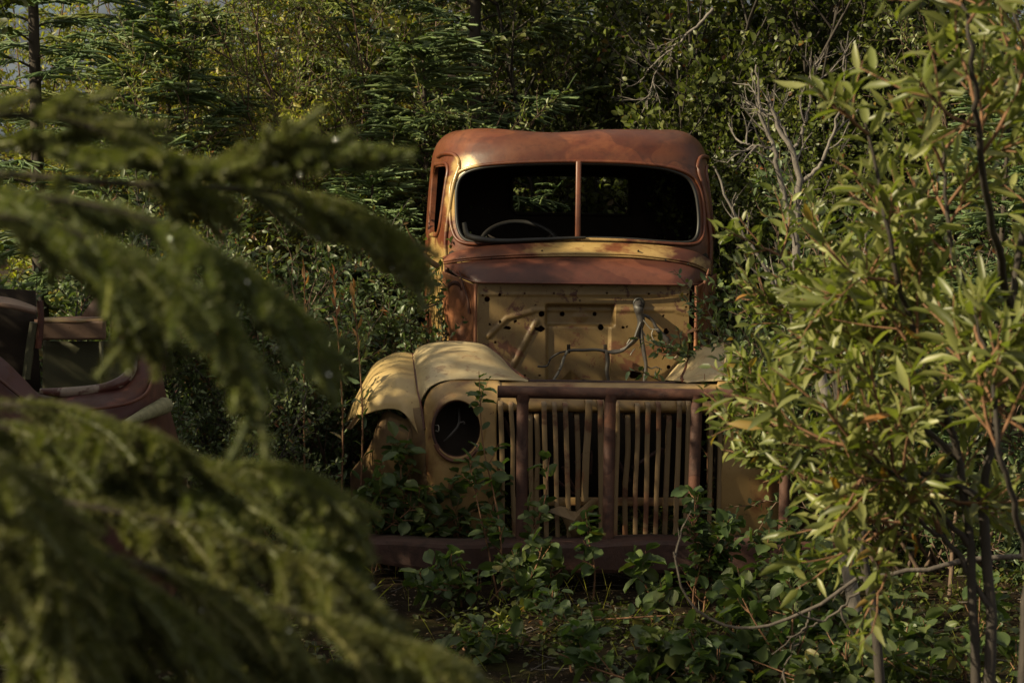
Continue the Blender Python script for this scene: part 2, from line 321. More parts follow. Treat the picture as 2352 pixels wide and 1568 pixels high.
def shell(off, prof):
    L = [ring(z if off == 0 else (.40 if k == 0 else z), i, off) for k, (z, i, _) in enumerate(prof)]
    V = np.stack(L)                                  # (K,220,3)
    X, Y = V[..., 0], V[..., 1]; top = np.clip((V[..., 2] - 1.985) / .12, 0, 1)
    dent = .060 * np.exp(-((X + .20) / .28) ** 2 - ((Y - 2.4) / .55) ** 2) + .030 * np.exp(-((X - .36) / .20) ** 2 - ((Y - 2.3) / .4) ** 2) + .006 * np.sin(X * 9 + 1) + .005 * np.sin(Y * 11)
    V[..., 2] -= dent * top
    V[..., 2] -= (off if off else 0) * top
    K = len(V); F = grid_faces(K, 220); F2_ = []
    j = np.arange(K - 1) * 220; wrap = np.stack([j + 219, j + 220 + 219, j + 220, j], -1)
    me = bpy.data.meshes.new('shell'); bm = bmesh.new()
    vs = [bm.verts.new(p) for p in V.reshape(-1, 3)]
    for f in np.concatenate([F, wrap]): bm.faces.new([vs[q] for q in f])
    bm.faces.new([vs[q] for q in range(220)]); bm.faces.new([vs[(K - 1) * 220 + q] for q in range(220)])
    bmesh.ops.recalc_face_normals(bm, faces=bm.faces); bm.to_mesh(me); bm.free(); return me
def side_x(y, z):
    r = ring(z, 0); q = r[r[:, 0] > .45]; o = np.argsort(q[:, 1]); return float(np.interp(y, q[o, 1], q[o, 0]))
def front_y(x, z):
    r = ring(z, 0); q = r[r[:, 1] < 2.2]; o = np.argsort(q[:, 0]); return float(np.interp(x, q[o, 0], q[o, 1]))
WS = [(1045, 470), (1048, 425), (1064, 399), (1096, 386), (1150, 379), (1240, 375), (1328, 374), (1420, 376), (1500, 382), (1549, 391), (1587, 408), (1604, 437), (1611, 480), (1611, 520), (1603, 547), (1581, 558), (1520, 556), (1440, 550), (1328, 547), (1240, 550), (1150, 554), (1094, 557), (1062, 549), (1048, 520)]
ws = closed([T(x, y, 1.85)[[0, 2]] for x, y in WS], 120)
RW = [(1178, 450), (1179, 418), (1186, 407), (1200, 404), (1310, 403), (1425, 406), (1438, 410), (1443, 424), (1442, 475), (1438, 488), (1425, 493), (1310, 491), (1200, 490), (1186, 487), (1179, 478)]
rw = closed([T(x, y, 3.1)[[0, 2]] for x, y in RW], 60)
def prism_y(poly, y0, y1):
    n = len(poly); V = np.concatenate([np.stack([poly[:, 0], np.full(n, y), poly[:, 1]], -1) for y in (y0, y1)])
    i = np.arange(n); return V, np.stack([i, (i + 1) % n, n + (i + 1) % n, n + i], -1), np.array([list(range(n))[::-1]]), np.array([list(range(n, 2 * n))])
def fixed(g, name):
    me = g.mesh(name); bm = bmesh.new(); bm.from_mesh(me); bmesh.ops.recalc_face_normals(bm, faces=bm.faces); bm.to_mesh(me); bm.free(); return me
cutters = []
def booleans(o, meshes):
    tmp = []
    for me in meshes:
        c = bpy.data.objects.new('cutter', me); col.objects.link(c); c.matrix_world = o.matrix_world; tmp.append(c)
        if not me.materials: me.materials.append(o.data.materials[0])
        md = o.modifiers.new('b', 'BOOLEAN'); md.operation = 'DIFFERENCE'; md.object = c; md.solver = 'EXACT'
        md.material_mode = 'TRANSFER'
    bpy.context.view_layer.update()
    me = bpy.data.meshes.new_from_object(o.evaluated_get(bpy.context.evaluated_depsgraph_get()))
    o.modifiers.clear(); o.data = me
    for c in tmp: bpy.data.objects.remove(c)
cab = link('cab', shell(0, prof), M['cab'])
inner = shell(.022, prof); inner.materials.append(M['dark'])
sideV = []
def side_poly(y0, y1, z0, z1, r, n=10):
    pts = []
    for cx, cz, a0 in ((y1 - r, z1 - r, 0), (y0 + r, z1 - r, 90), (y0 + r, z0 + r, 180), (y1 - r, z0 + r, 270)):
        for k in range(n): a = R(a0 + 90 * k / (n - 1)); pts.append((cx + r * math.cos(a), cz + r * math.sin(a)))
    return np.array(pts)
sp_ = side_poly(2.05, 2.50, 1.54, 1.90, .07); n = len(sp_); i_ = np.arange(n)
sideV = np.concatenate([np.stack([np.full(n, x), sp_[:, 0], sp_[:, 1]], -1) for x in (-1.2, 1.2)])
cs = Geo().add(sideV, np.stack([i_, (i_ + 1) % n, n + (i_ + 1) % n, n + i_], -1), np.array([list(range(n))]), np.array([list(range(n, 2 * n))]))
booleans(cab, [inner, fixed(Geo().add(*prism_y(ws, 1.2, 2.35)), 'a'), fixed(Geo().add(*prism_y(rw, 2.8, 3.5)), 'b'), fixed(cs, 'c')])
cab.parent = truck; cab.data.shade_smooth(); cab.data.set_sharp_from_angle(angle=R(40))
def ring_tube(pts, r, sides=8):
    p = np.array(pts); K = len(p); Tn = norm(np.roll(p, -1, 0) - np.roll(p, 1, 0)); A = norm(np.cross(Tn, np.array([0, 1., 0]) if abs(Tn[:, 1]).max() < .9 else np.array([1., 0, 0]))); B = np.cross(Tn, A)
    an = np.arange(sides) / sides * 2 * np.pi; V = p[:, None] + r * (A[:, None] * np.cos(an)[:, None] + B[:, None] * np.sin(an)[:, None])
    k = np.arange(K)[:, None]; s = np.arange(sides)[None]; k2 = (k + 1) % K; s2 = (s + 1) % sides
    return V.reshape(-1, 3), np.stack([k * sides + s, k * sides + s2, k2 * sides + s2, k2 * sides + s], -1).reshape(-1, 4)
cw = ws.mean(0)
g = Geo().add(*ring_tube([(x, front_y(x, z) - .003, z) for x, z in cw + (ws - cw) * 1.035], .010)); g.build('windshield_frame', M['cab'], truck, 60)
g = Geo().add(*ring_tube([(x, front_y(x, z) + .006, z) for x, z in cw + (ws - cw) * .985], .009)); 
g.build('window_seal', M['rubber'], truck, 60)
sag = [(-.62, 1.80, 1.60), (-.60, 1.80, 1.535), (-.53, 1.785, 1.512), (-.42, 1.775, 1.505), (-.25, 1.77, 1.513), (-.1, 1.765, 1.522), (.02, 1.765, 1.528)]
Geo().add(*tube(sag, [.012, .016, .018, .014, .012, .010, .006])).build('loose_rubber_seal', M['rubber'], truck, 60)
d0, d1 = T(1329, 374, 1.83), T(1327, 549, 1.775)
v, f = box((0, 0, 0), (.029, .028, np.linalg.norm(d1 - d0) + .02)); dv = M
o = Geo().add(v, f).build('windshield_divider', M['cab'], truck); o.location = (d0 + d1) / 2
o.rotation_euler = Vector(d0 - d1).to_track_quat('Z', 'Y').to_euler(); bev(o, .008)
crw = rw.mean(0); Geo().add(*ring_tube([(x, 3.085, z) for x, z in crw + (rw - crw) * 1.03], .010)).build('rear_window_frame', M['dark'], truck, 60)
# side: drip moulding, door seams, window frame, hinge, mirror arm
def on_side(y, z, sgn, out=0.0): return np.array((sgn * (side_x(y, z) + out), y, z))
for sg in (-1, 1):
    pts = [on_side(y, z, sg, .006) for y, z in ((2.30, 1.955), (2.2, 1.965), (2.10, 1.968), (2.03, 1.955), (1.975, 1.90), (1.955, 1.8), (1.94, 1.65), (1.93, 1.5), (1.92, 1.36))]
    Geo().add(*tube(pts, .012, 8)).build('drip_moulding', M['cab'], truck, 60)
    pts = [on_side(y, z, sg, .002) for y, z in ((1.93, 1.36), (1.93, 1.1), (1.94, .8), (1.96, .5))]
    Geo().add(*tube(pts, .007, 6)).build('door_seam', M['dark'], truck, 60)
    g = Geo().add(*ring_tube([on_side(y, z, sg, .002) for y, z in side_poly(2.035, 2.515, 1.525, 1.915, .08)], .011)); g.build('side_window_frame', M['cab'], truck, 60)
    Geo().add(*tube([on_side(y, z, sg, .004) for y, z in ((1.93, 1.40), (2.3, 1.42), (2.8, 1.42), (3.0, 1.40))], .010, 6)).build('belt_moulding', M['cab'], truck, 60)
    g = Geo(); c = on_side(1.90, 1.34, sg, .02); g.add(*tube([c + (0, 0, .035), c - (0, 0, .045)], .016, 8)); g.add(*box(c + np.array([-sg * .02, .02, 0]), (.05, .04, .03)))
    h = g.build('door_hinge', M['pipe'], truck, 40)
h0 = T(1006, 612, 1.86); h1 = T(932, 520, 1.75)
pts = [h0 + (h1 - h0) * t + np.array([0, 0, -.035 * math.sin(t * math.pi)]) for t in (0, .25, .5, .75, 1)]
Geo().add(*tube(pts, [.017, .016, .013, .008, .003], 8)).build('mirror_arm', M['oldyellow'], truck, 50)
# --- interior
g = Geo(); a = np.linspace(0, 2 * np.pi, 60, endpoint=False)
sw = np.stack([.215 * np.cos(a), .215 * np.sin(a), np.zeros(60)], -1) @ np.array(Euler((R(38), 0, 0)).to_matrix()).T + np.array(T(1195, 562, 2.12)) + np.array([0, 0, -.01])
wc = sw.mean(0)
wheel = Geo().add(*ring_tube(sw, .013)).build('steering_wheel', M['rubber'], truck, 60)
for q in (5, 25, 45): Geo().add(*tube([wc + np.array((0, 0, -.03)), sw[q]], .006, 6)).build('spoke', M['dark'], wheel, 60)
Geo().add(*tube([wc + np.array((0, 0, -.02)), wc + np.array((0, -.35, -.5))], .018, 8)).build('steering_column', M['dark'], truck, 60)
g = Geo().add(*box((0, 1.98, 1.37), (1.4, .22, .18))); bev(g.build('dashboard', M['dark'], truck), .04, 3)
M['seat'] = plain('faded_seat_back', (.05, .028, .018), .8, .2, .5, 5)
bev(Geo().add(*box((0, 2.86, 1.12), (1.36, .12, .52), (R(-8), 0, 0))).build('seat_back', M['seat'], truck), .04, 3)
# --- cowl (between windshield and firewall)
rows = TR([(1016, 590, 1.86), (1060, 574, 1.79), (1150, 562, 1.765), (1328, 556, 1.76), (1500, 562, 1.765), (1590, 576, 1.79), (1636, 600, 1.88)],
          [(1018, 598, 1.82), (1064, 586, 1.74), (1150, 576, 1.71), (1328, 570, 1.70), (1500, 577, 1.71), (1588, 592, 1.74), (1634, 614, 1.84)],
          [(1020, 606, 1.80), (1066, 598, 1.70), (1150, 591, 1.66), (1330, 586, 1.645), (1500, 594, 1.66), (1586, 608, 1.70), (1633, 630, 1.80)])
patch('cowl_panel', rows, M['cowl'], truck, 24, 60)
for dy in (0, -5):
    rd = [T(x, y + dy, yy - .006) for x, y, yy in ((1020, 605, 1.80), (1066, 598, 1.70), (1150, 591.5, 1.66), (1240, 588, 1.65), (1330, 587, 1.645), (1430, 589, 1.65), (1500, 594.5, 1.66), (1586, 608, 1.70), (1632, 629, 1.80))]
    Geo().add(*tube(rd, .006, 8)).build('cowl_ridge', M['cowl'], truck, 60)
rows = TR([(1019, 609, 1.80), (1066, 602, 1.69), (1150, 595, 1.65), (1330, 590, 1.635), (1500, 598, 1.65), (1588, 612, 1.69), (1634, 634, 1.80)],
          [(1030, 616, 1.76), (1075, 611, 1.62), (1155, 605, 1.575), (1330, 601, 1.56), (1500, 608, 1.575), (1586, 622, 1.62), (1628, 640, 1.76)],
          [(1042, 624, 1.70), (1084, 628, 1.54), (1160, 625, 1.50), (1330, 623, 1.49), (1500, 627, 1.50), (1580, 636, 1.54), (1620, 646, 1.70)],
          [(1052, 632, 1.66), (1092, 643, 1.50), (1165, 645, 1.465), (1330, 647, 1.455), (1500, 649, 1.465), (1577, 651, 1.50), (1612, 650, 1.66)],
          [(1054, 637, 1.66), (1093, 650, 1.50), (1165, 652, 1.47), (1330, 654, 1.46), (1500, 655, 1.47), (1578, 656, 1.50), (1612, 654, 1.66)])
patch('cowl_lip', rows, M['lip'], truck, 40, 70, .006, dent=.0008)
rd = [T(x, y, yy) for x, y, yy in ((1040, 623, 1.70), (1053, 633, 1.655), (1093, 647, 1.492), (1165, 649, 1.455), (1330, 651, 1.446), (1500, 653, 1.455), (1580, 654, 1.492), (1612, 652, 1.65))]
Geo().add(*tube(rd, .0055, 8)).build('cowl_flange', M['lip'], truck, 60)
# vent lid
vo = closed([T(x, y, yy)[:] for x, y, yy in ((1221, 578, 1.715), (1232, 573, 1.725), (1330, 571, 1.722), (1434, 574, 1.725), (1446, 583, 1.71), (1436, 587, 1.69), (1330, 583, 1.682), (1232, 584, 1.69))], 60)
vo = vo + np.array([0, -.006, .003])
Geo().add(*ring_tube(vo, .004, 6)).build('cowl_vent', M['dark'], truck, 60)
c = vo.mean(0); Geo().add(np.concatenate([[c + (0, -.006, .004)], c + (vo - c) * .95 + np.array([0, -.003, .002])]), np.array([[0, 1 + i, 1 + (i + 1) % 60] for i in range(60)])).build('vent_lid', M['cowl'], truck, 80)
g = Geo()
for x, y in ((1244, 584), (1465, 584)):
    q = T(x, y - 4, 1.71); Geo().add(*tube([q + np.array((0, .01, .0)), q + np.array((0, -.03, .012))], [.009, .004], 6)).build('wiper_stub', M['dark'], truck, 60)
g = Geo()
for x, y in ((1128, 596), (1190, 591), (1243, 589), (1305, 588), (1360, 588), (1420, 590), (1475, 593), (1528, 599), (1580, 608)):
    q = T(x, y - 1, 1.66 if 1100 < x < 1560 else 1.68); Geo().add(*tube([q + np.array((0, 0, 0)), q + np.array((0, -.014, .004))], [.0045, .0045], 8)).build('rivet', M['dark'], truck, 60)
# --- firewall, with pressed ribs and real holes
fx0, fx1, fz0, fz1 = T(1090, 700, 1.5)[0], T(1583, 700, 1.5)[0], T(1300, 905, 1.5)[2], T(1300, 650, 1.5)[2]
nx, nz = 200, 120
FX, FZ = np.meshgrid(np.linspace(fx0, fx1, nx), np.linspace(fz0, fz1, nz), indexing='ij')
def sd_cap(a, b, r):
    a, b = T(*a, 1.5)[[0, 2]], T(*b, 1.5)[[0, 2]]; pa = np.stack([FX - a[0], FZ - a[1]], -1); ba = b - a
    h = np.clip((pa @ ba) / (ba @ ba), 0, 1); return np.linalg.norm(pa - h[..., None] * ba, axis=-1) / r
def bump(d): return np.clip(1 - d ** 2, 0, 1)
D = np.zeros_like(FX)
for a, b, r, h in (((1122, 772), (1165, 730), .02, .010), ((1165, 730), (1222, 715), .02, .010), ((1222, 712), (1330, 712), .018, .007), ((1335, 712), (1570, 712), .018, .007),
                   ((1175, 845), (1232, 738), .022, .014), ((1160, 835), (1195, 868), .022, .012), ((1105, 676), (1575, 676), .014, .006), ((1555, 715), (1592, 722), .02, .006)):
    D = np.maximum(D,   .75 * h * bump(sd_cap(a, b, r * .8)))
def recess(x0, x1, y0, y1, soft, dep, taper=0):
    a = T(x0, y1, 1.5); b = T(x1, y0, 1.5); tx = taper * (FZ - a[2]) / (b[2] - a[2])
    m_ = np.clip((FX - a[0] + tx * 0) / soft, 0, 1) * np.clip((b[0] + tx - FX) / soft, 0, 1) * np.clip((FZ - a[2]) / soft, 0, 1) * np.clip((b[2] - FZ) / soft, 0, 1); return -dep * (m_ * m_ * (3 - 2 * m_))
D = D + recess(1250, 1415, 697, 752, .02, .045) + recess(1252, 1405, 745, 890, .018, .016) + recess(1090, 1130, 800, 905, .02, .01)
for cx, cy, r, h in ((1335, 728, .05, .012), (1312, 880, .07, -.02)):
    q = T(cx, cy, 1.5); D = D + h * np.clip(1 - (np.abs(FX - q[0]) + np.abs(FZ - q[2])) / r, 0, 1)
FYv = 1.5 - D
th = .012; Vf = np.stack([FX, FYv, FZ], -1).reshape(-1, 3); Vb = Vf + np.array([0, th, 0]); n_ = nx * nz
gf = grid_faces(nx, nz); bi = np.concatenate([np.arange(nz), np.arange(1, nx) * nz + nz - 1, (nx - 1) * nz + np.arange(nz - 2, -1, -1), np.arange(nx - 2, 0, -1) * nz])
sidef = np.stack([bi, np.roll(bi, -1), np.roll(bi, -1) + n_, bi + n_], -1)
me = fixed(Geo().add(np.concatenate([Vf, Vb]), gf, gf[:, ::-1] + n_, sidef), 'firewall'); fw = link('firewall', me, M['firewall'])
hg = Geo(); rs = np.random.RandomState(5)
def hole(px, py, rp, n=14, jag=0, sx=1):
    q = T(px, py, 1.5); r = rp / 445; a = np.arange(n) / n * 2 * np.pi; rr = r * (1 + jag * (rs.rand(n) - .5))
    poly = np.stack([q[0] + sx * rr * np.cos(a), q[2] + rr * np.sin(a)], -1); hg.add(*prism_y(poly, 1.38, 1.62))
for h in ((1119, 687, 6.5), (1148, 677, 3.8), (1244, 721, 7), (1381, 752, 7), (1293, 722, 6), (1368, 722, 5), (1109, 678, 2.5), (1125, 745, 3, 8, .5), (1149, 739, 3.5, 8, .6), (1138, 786, 3, 8, .5), (1183, 738, 4, 10, .7),
          (1164, 752, 6, 9, .9, 1.3), (1240, 755, 6.5, 9, .7, 1.6), (1431, 752, 4, 8, .6), (1440, 750, 2.5, 8, .8), (1536, 843, 5, 12, .2), (1459, 859, 10, 12, .4, 1.5), (1480, 848, 4), (1576, 705, 2.5), (1332, 690, 2.2), (1272, 674, 2.5),
          (1394, 673, 2.6), (1490, 675, 3, 8, .4), (1580, 676, 2.4), (1206, 862, 3, 8, .4), (1240, 862, 3.2, 8, .6), (1230, 700, 2.2), (1555, 775, 3, 8, .8), (1524, 725, 3, 8, .5), (1530, 762, 7, 9, .9, .8), (1340, 874, 3), (1296, 676, 2), (1205, 674, 2.5)):
    hole(*h)
hm = fixed(hg, 'h'); booleans(fw, [hm]); fw.parent = truck; fw.data.shade_smooth(); fw.data.set_sharp_from_angle(angle=R(35))
# grommet with the loom hanging out of it
q = T(1467, 697, 1.49); a = np.linspace(0, 2 * np.pi, 24, endpoint=False)
Geo().add(*ring_tube(q + np.stack([.024 * np.cos(a), np.zeros(24) - .006, .026 * np.sin(a)], -1), .008)).build('grommet', M['rubber'], truck, 60)
def tp(pts, y): return [T(px, py, (y if len(q) == 0 else q[0])) for px, py, *q in pts]
loom = empty('wiring_loom'); loom.parent = truck; rs = np.random.RandomState(11)
def cab_(name, pts, r, mat='cable', y=1.43): Geo().add(*tube(tp(pts, y), r, 7, n=len(pts) * 5)).build(name, M[mat], loom, 60)
cab_('cable', [(1467, 697, 1.5), (1466, 707), (1470, 722), (1473, 740), (1468, 757), (1462, 770)], [.024, .026, .022, .020, .016, .012])
for j in range(3): cab_('cable', [(1472, 740), (1470 - j * 3, 760), (1463 - j * 3, 778), (1447 - j * 2, 793), (1430, 803 + j), (1410, 806 + j * 2), (1396, 808)], .0075, y=1.42 - j * .008)
for j in range(2): cab_('cable', [(1470, 740), (1471 + j * 3, 765), (1474 + j * 3, 790), (1479 + j * 2, 815), (1484, 840), (1483 - j * 3, 875)], .009, y=1.42 - j * .01)
cab_('cable', [(1473, 722), (1487, 727), (1500, 738), (1507, 752), (1520, 768), (1533, 782), (1537, 796)], [.008, .009, .008, .010, .014, .016, .004])
cab_('wire', [(1400, 808), (1370, 803), (1340, 804), (1318, 804), (1304, 805)], .008)
cab_('wire', [(1304, 805), (1296, 820), (1290, 838), (1284, 852), (1272, 872)], .008, 'greywire')
cab_('wire', [(1306, 806), (1285, 810), (1266, 822), (1258, 838), (1248, 842), (1235, 841)], .005)
cab_('wire', [(1394, 806), (1396, 830), (1394, 855), (1399, 878)], [.013, .012, .011, .008])
for pts in ([(1478, 735), (1490, 750), (1497, 756), (1512, 757)], [(1476, 760), (1486, 777), (1497, 783), (1505, 790)], [(1500, 757), (1497, 770), (1505, 784), (1515, 790)], [(1483, 838), (1495, 846), (1507, 843), (1520, 849)], [(1455, 780), (1448, 778), (1440, 790)], [(1458, 800), (1452, 808), (1448, 815)], [(1537, 790), (1545, 795), (1552, 800)],
            [(1465, 765), (1455, 778), (1440, 795), (1425, 803)]):
    cab_('wire', pts, .0035, 'greywire' if rs.rand() < .6 else 'cable', 1.41)
g = Geo()
for x in (1306, 1390): 
    q = T(x, 801, 1.44); bev(Geo().add(*box(q, (.018, .012, .045))).build('cable_clip', M['dark'], loom), .003)
# kick panels beside the firewall (mirrored right)
rows = TR([(1094, 655, 1.50), (1076, 648, 1.56), (1054, 638, 1.66), (1036, 630, 1.74), (1018, 622, 1.84)],
          [(1093, 690, 1.50), (1078, 690, 1.60), (1058, 688, 1.62), (1038, 690, 1.74), (1020, 690, 1.86)],
          [(1093, 740, 1.50), (1080, 740, 1.57), (1062, 742, 1.66), (1044, 745, 1.70), (1028, 750, 1.87)],
          [(1093, 800, 1.50), (1078, 800, 1.58), (1062, 800, 1.62), (1048, 800, 1.73), (1036, 800, 1.88)])
for mir in (False, True): patch('kick_panel', rows, M['kick'], truck, 40, 30, .004, mir, dent=.0028, seed=4)
for mir in (1, -1):
    pts = [T(*q) * np.array([mir, 1, 1]) for q in ((1093, 652, 1.485), (1092, 720, 1.485), (1092, 880, 1.485))]; Geo().add(*tube(pts, .010, 6)).build('firewall_flange', M['kick'], truck, 60)
# curved clip on the left kick, thin leaning strips on both
Vv = crom([T(1030, 655, 1.63), T(1040, 645, 1.60), T(1054, 648, 1.60), T(1060, 664, 1.62)], 16)
w_ = np.array([0, 0, .022]); V_ = np.concatenate([Vv, Vv - w_ + np.array([0, .01, 0])]); k = np.arange(15)
o = Geo().add(V_, np.stack([k, k + 1, 16 + k + 1, 16 + k], -1)).build('hood_bracket', M['pipe'], truck, 60); md = o.modifiers.new('s', 'SOLIDIFY'); md.thickness = .004
Geo().add(*tube([T(1055, 622, 1.6), T(1064, 655, 1.58), T(1075, 690, 1.56), T(1078, 720, 1.56)], [.004, .005, .006, .010], 6)).build('hood_strap', M['pipe'], truck, 60)
Geo().add(*tube([T(1628, 618, 1.62), T(1622, 640, 1.60), T(1612, 668, 1.60), T(1603, 690, 1.62)], [.004, .009, .010, .006], 6)).build('hood_strap', M['kick'], truck, 60)
# --- fenders and nose (left traced, right mirrored)
lid = TR([(940, 830, 1.5), (960, 815, 1.5), (1000, 805, 1.5), (1060, 803, 1.5), (1108, 815, 1.5), (1145, 850, 1.5), (1172, 885, 1.5), (1203, 910, 1.5)],
         [(948, 813, 1.08), (962, 797, 1.08), (1000, 786, 1.08), (1060, 783, 1.08), (1108, 790, 1.08), (1140, 812, 1.08), (1172, 845, 1.08), (1203, 874, 1.08)],
         [(950, 838, .84), (964, 822, .80), (1000, 804, .80), (1060, 800, .80), (1112, 806, .80), (1145, 822, .82), (1176, 848, .84), (1208, 871, .86)],
         [(955, 870, .62), (968, 852, .60), (996, 834, .60), (1050, 829, .60), (1115, 834, .61), (1152, 843, .62), (1183, 857, .64), (1212, 872, .66)],
         [(961, 898, .50), (972, 880, .47), (994, 864, .47), (1040, 856, .47), (1115, 858, .47), (1158, 862, .48), (1190, 867, .49), (1214, 873, .50)],
         [(967, 922, .45), (974, 905, .40), (990, 886, .40), (1030, 872, .40), (1115, 869, .40), (1160, 871, .40), (1192, 873, .42), (1212, 876, .46)])
outer = TR([(949, 814, 1.08), (930, 811, 1.10), (905, 813, 1.20), (885, 826, 1.5)],
           [(951, 835, .86), (905, 829, .88), (868, 833, 1.02), (850, 850, 1.5)],
           [(956, 870, .63), (905, 862, .64), (852, 862, .82), (832, 885, 1.45)],
           [(962, 905, .51), (906, 900, .52), (836, 895, .74), (818, 915, 1.4)],
           [(967, 925, .46), (906, 922, .47), (826, 922, .70), (806, 940, 1.35)],
           [(970, 1012, .42), (914, 941, .445), (820, 957, .67), (794, 972, 1.3)])
side = TR([(968, 935, .44), (945, 937, .445), (925, 941, .45)],
          [(975, 985, .41), (962, 985, .42), (948, 990, .44)],
          [(981, 1060, .40), (968, 1060, .42), (952, 1060, .46)],
          [(984, 1150, .40), (970, 1150, .43), (955, 1150, .50)],
          [(986, 1232, .40), (974, 1232, .44), (958, 1232, .52)])
flare = TR([(826, 945, .68), (812, 960, .66), (795, 985, .64)], [(835, 948, .67), (822, 966, .66), (808, 985, .65)], [(862, 940, .60), (845, 952, .6), (824, 962, .62)])
inn = TR([(965, 975, .52), (930, 962, .53), (892, 945, .56), (872, 965, .62), (856, 1010, .70), (838, 1050, .8)],
         [(968, 1010, .50), (935, 1000, .50), (895, 985, .52), (868, 1010, .58), (848, 1045, .66), (815, 1075, .8)],
         [(972, 1080, .52), (935, 1080, .52), (892, 1070, .54), (860, 1080, .60), (838, 1090, .68), (806, 1100, .8)],
         [(975, 1235, .60), (935, 1235, .60), (890, 1225, .64), (860, 1220, .68), (836, 1215, .74), (815, 1200, .85)])
M['fender_low'] = rusty('fender_low_brown', (.17, .105, .04), (.06, .025, .016), .5, 2.6, rough=.6, grime=.8, edge=.15)
for mir in (False, True):
    f = patch('fender', lid, M['fender'], truck, 60, 70, .005, mir, dent=.0012, seed=2)
    fo = patch('fender_side', outer, M['fender_out'], truck, 50, 40, .005, mir, dent=.0012, seed=6)
    fs = patch('fender_front', side, M['fender_low'], truck, 40, 16, .004, mir, dent=.001)
    fl = patch('torn_fender_lip', flare, M['fender_low'], truck, 16, 20, .004, mir, dent=.002)
    fi = patch('inner_fender', inn, M['fender_low'], truck, 40, 40, .004, mir, dent=.003, seed=9)
    s_ = np.array([-1 if mir else 1, 1, 1])
    pts = [T(*q) * s_ for q in ((949, 812, 1.07), (951, 836, .845), (956, 869, .615), (962, 904, .49), (968, 935, .43), (975, 985, .40))]
    Geo().add(*tube(pts, .006, 6)).build('fender_seam', M['lip'], truck, 60)
    pts = [T(*q) * s_ for q in ((1108, 789, 1.08), (1140, 811, 1.07), (1174, 845, .86), (1198, 864, .7), (1214, 873, .52))]
    Geo().add(*tube(pts, [.004, .006, .007, .007, .009], 6)).build('hood_ledge_edge', M['lip'], truck, 60)
# nose panel: polar grid round the headlight opening
HC, HRX, HRY = (1049, 984), 54, 65
OUT = [(1140, 985), (1142, 930), (1150, 878), (1110, 873), (1072, 872), (1034, 876), (1003, 887), (984, 906), (975, 935), (973, 985), (978, 1050), (984, 1120), (986, 1180), (988, 1232), (1050, 1236), (1110, 1238), (1150, 1238), (1148, 1150), (1142, 1060)]
ou = closed(OUT, 96)
# order by angle around centre and sample
ang = np.unwrap(np.arctan2(ou[:, 1] - HC[1], ou[:, 0] - HC[0])); idx = np.argsort(np.mod(ang, 2 * np.pi)); am = np.mod(ang, 2 * np.pi)[idx]; oo = ou[idx]
aa = np.linspace(0, 2 * np.pi, 96, endpoint=False); ox = np.interp(aa, am, oo[:, 0], period=2 * np.pi); oy = np.interp(aa, am, oo[:, 1], period=2 * np.pi)
def nose_depth(x, y):
    l = max(0, (1030 - x) / 57); d = .30 + .13 * l ** 2.2
    tpp = max(0, (935 - y) / 65); d += .12 * tpp ** 2.0
    d += .05 * max(0, (y - 1080) / 150)
    return d
V_ = []; NR = 18
for t in np.linspace(0, 1, NR):
    tt = t ** 1.3
    for k_ in range(96):
        ex, ey = HC[0] + HRX * math.cos(aa[k_]), HC[1] + HRY * math.sin(aa[k_])
        x, y = ex + (ox[k_] - ex) * tt, ey + (oy[k_] - ey) * tt
        d = nose_depth(x, y); rimw = max(0, 1 - np.hypot((x - HC[0]) / HRX, (y - HC[1]) / HRY) * 1 + .22) / .22
        V_.append(T(x, y, d - .018 * rimw ** .6 if rimw > 0 else d))
V_ = np.array(V_); r_ = np.arange(NR - 1)[:, None]; c_ = np.arange(96)[None]; c2 = (c_ + 1) % 96
NF = np.stack([r_ * 96 + c_, r_ * 96 + c2, (r_ + 1) * 96 + c2, (r_ + 1) * 96 + c_], -1).reshape(-1, 4)
for mir in (False, True):
    s_ = np.array([-1 if mir else 1, 1, 1])
    o = Geo().add(V_ * s_, NF if mir else NF[:, ::-1]).build('nose_panel', M['nose'], truck, 60); md = o.modifiers.new('s', 'SOLIDIFY'); md.thickness = .004; md.offset = -1
    # headlight bucket: rim ring and a deep bowl
    hc = T(1050, 985, .29) * s_; a = np.linspace(0, 2 * np.pi, 40, endpoint=False); rx, rz = .111, .132
    hl = empty('headlight'); hl.parent = truck
    Geo().add(*ring_tube(hc + np.stack([rx * np.cos(a), 0 * a + .01, rz * np.sin(a)], -1), .007)).build('rim', M['pipe'], hl, 60)
    L_ = []
    for t, rr in ((0, 1.0), (.03, .97), (.07, .93), (.1, .8), (.13, .55), (.14, 0.02)):
        L_.append(hc + np.stack([rx * rr * np.cos(a), 0 * a + .01 + t, rz * rr * np.sin(a)], -1))
    Geo().add(np.concatenate(L_), np.concatenate([np.stack([np.arange(40) + 40 * q, (np.arange(40) + 1) % 40 + 40 * q, (np.arange(40) + 1) % 40 + 40 * q + 40, np.arange(40) + 40 * q + 40], -1) for q in range(5)])).build('bucket', M['dark'], hl, 60)
    Geo().add(*tube([hc + (.01, .1, .09), hc + (.008, .03, .02), hc + (-.03, .02, -.03), hc + (-.06, .03, -.06)], [.005, .006, .006, .003], 6)).add(*tube([hc + (.01, .03, .025), hc + (.03, .03, .03), hc + (.035, .03, .02)], .005, 6)).build('bulb_wire', M['cable'], hl, 60)
    Geo().add(*tube([hc + (-.098, .02, .015), hc + (-.085, .0, .015), hc + (-.085, .0, -.01), hc + (-.098, .02, -.01)], .0028, 6)).build('spring_clip', M['greywire'], hl, 60)
    Geo().add(*tube([hc + np.array((math.cos(t) * .112, -.012, math.sin(t) * .135 - .012)) for t in np.linspace(R(205), R(335), 16)], .009, 6)).build('rim_lip', M['pipe'], hl, 60)
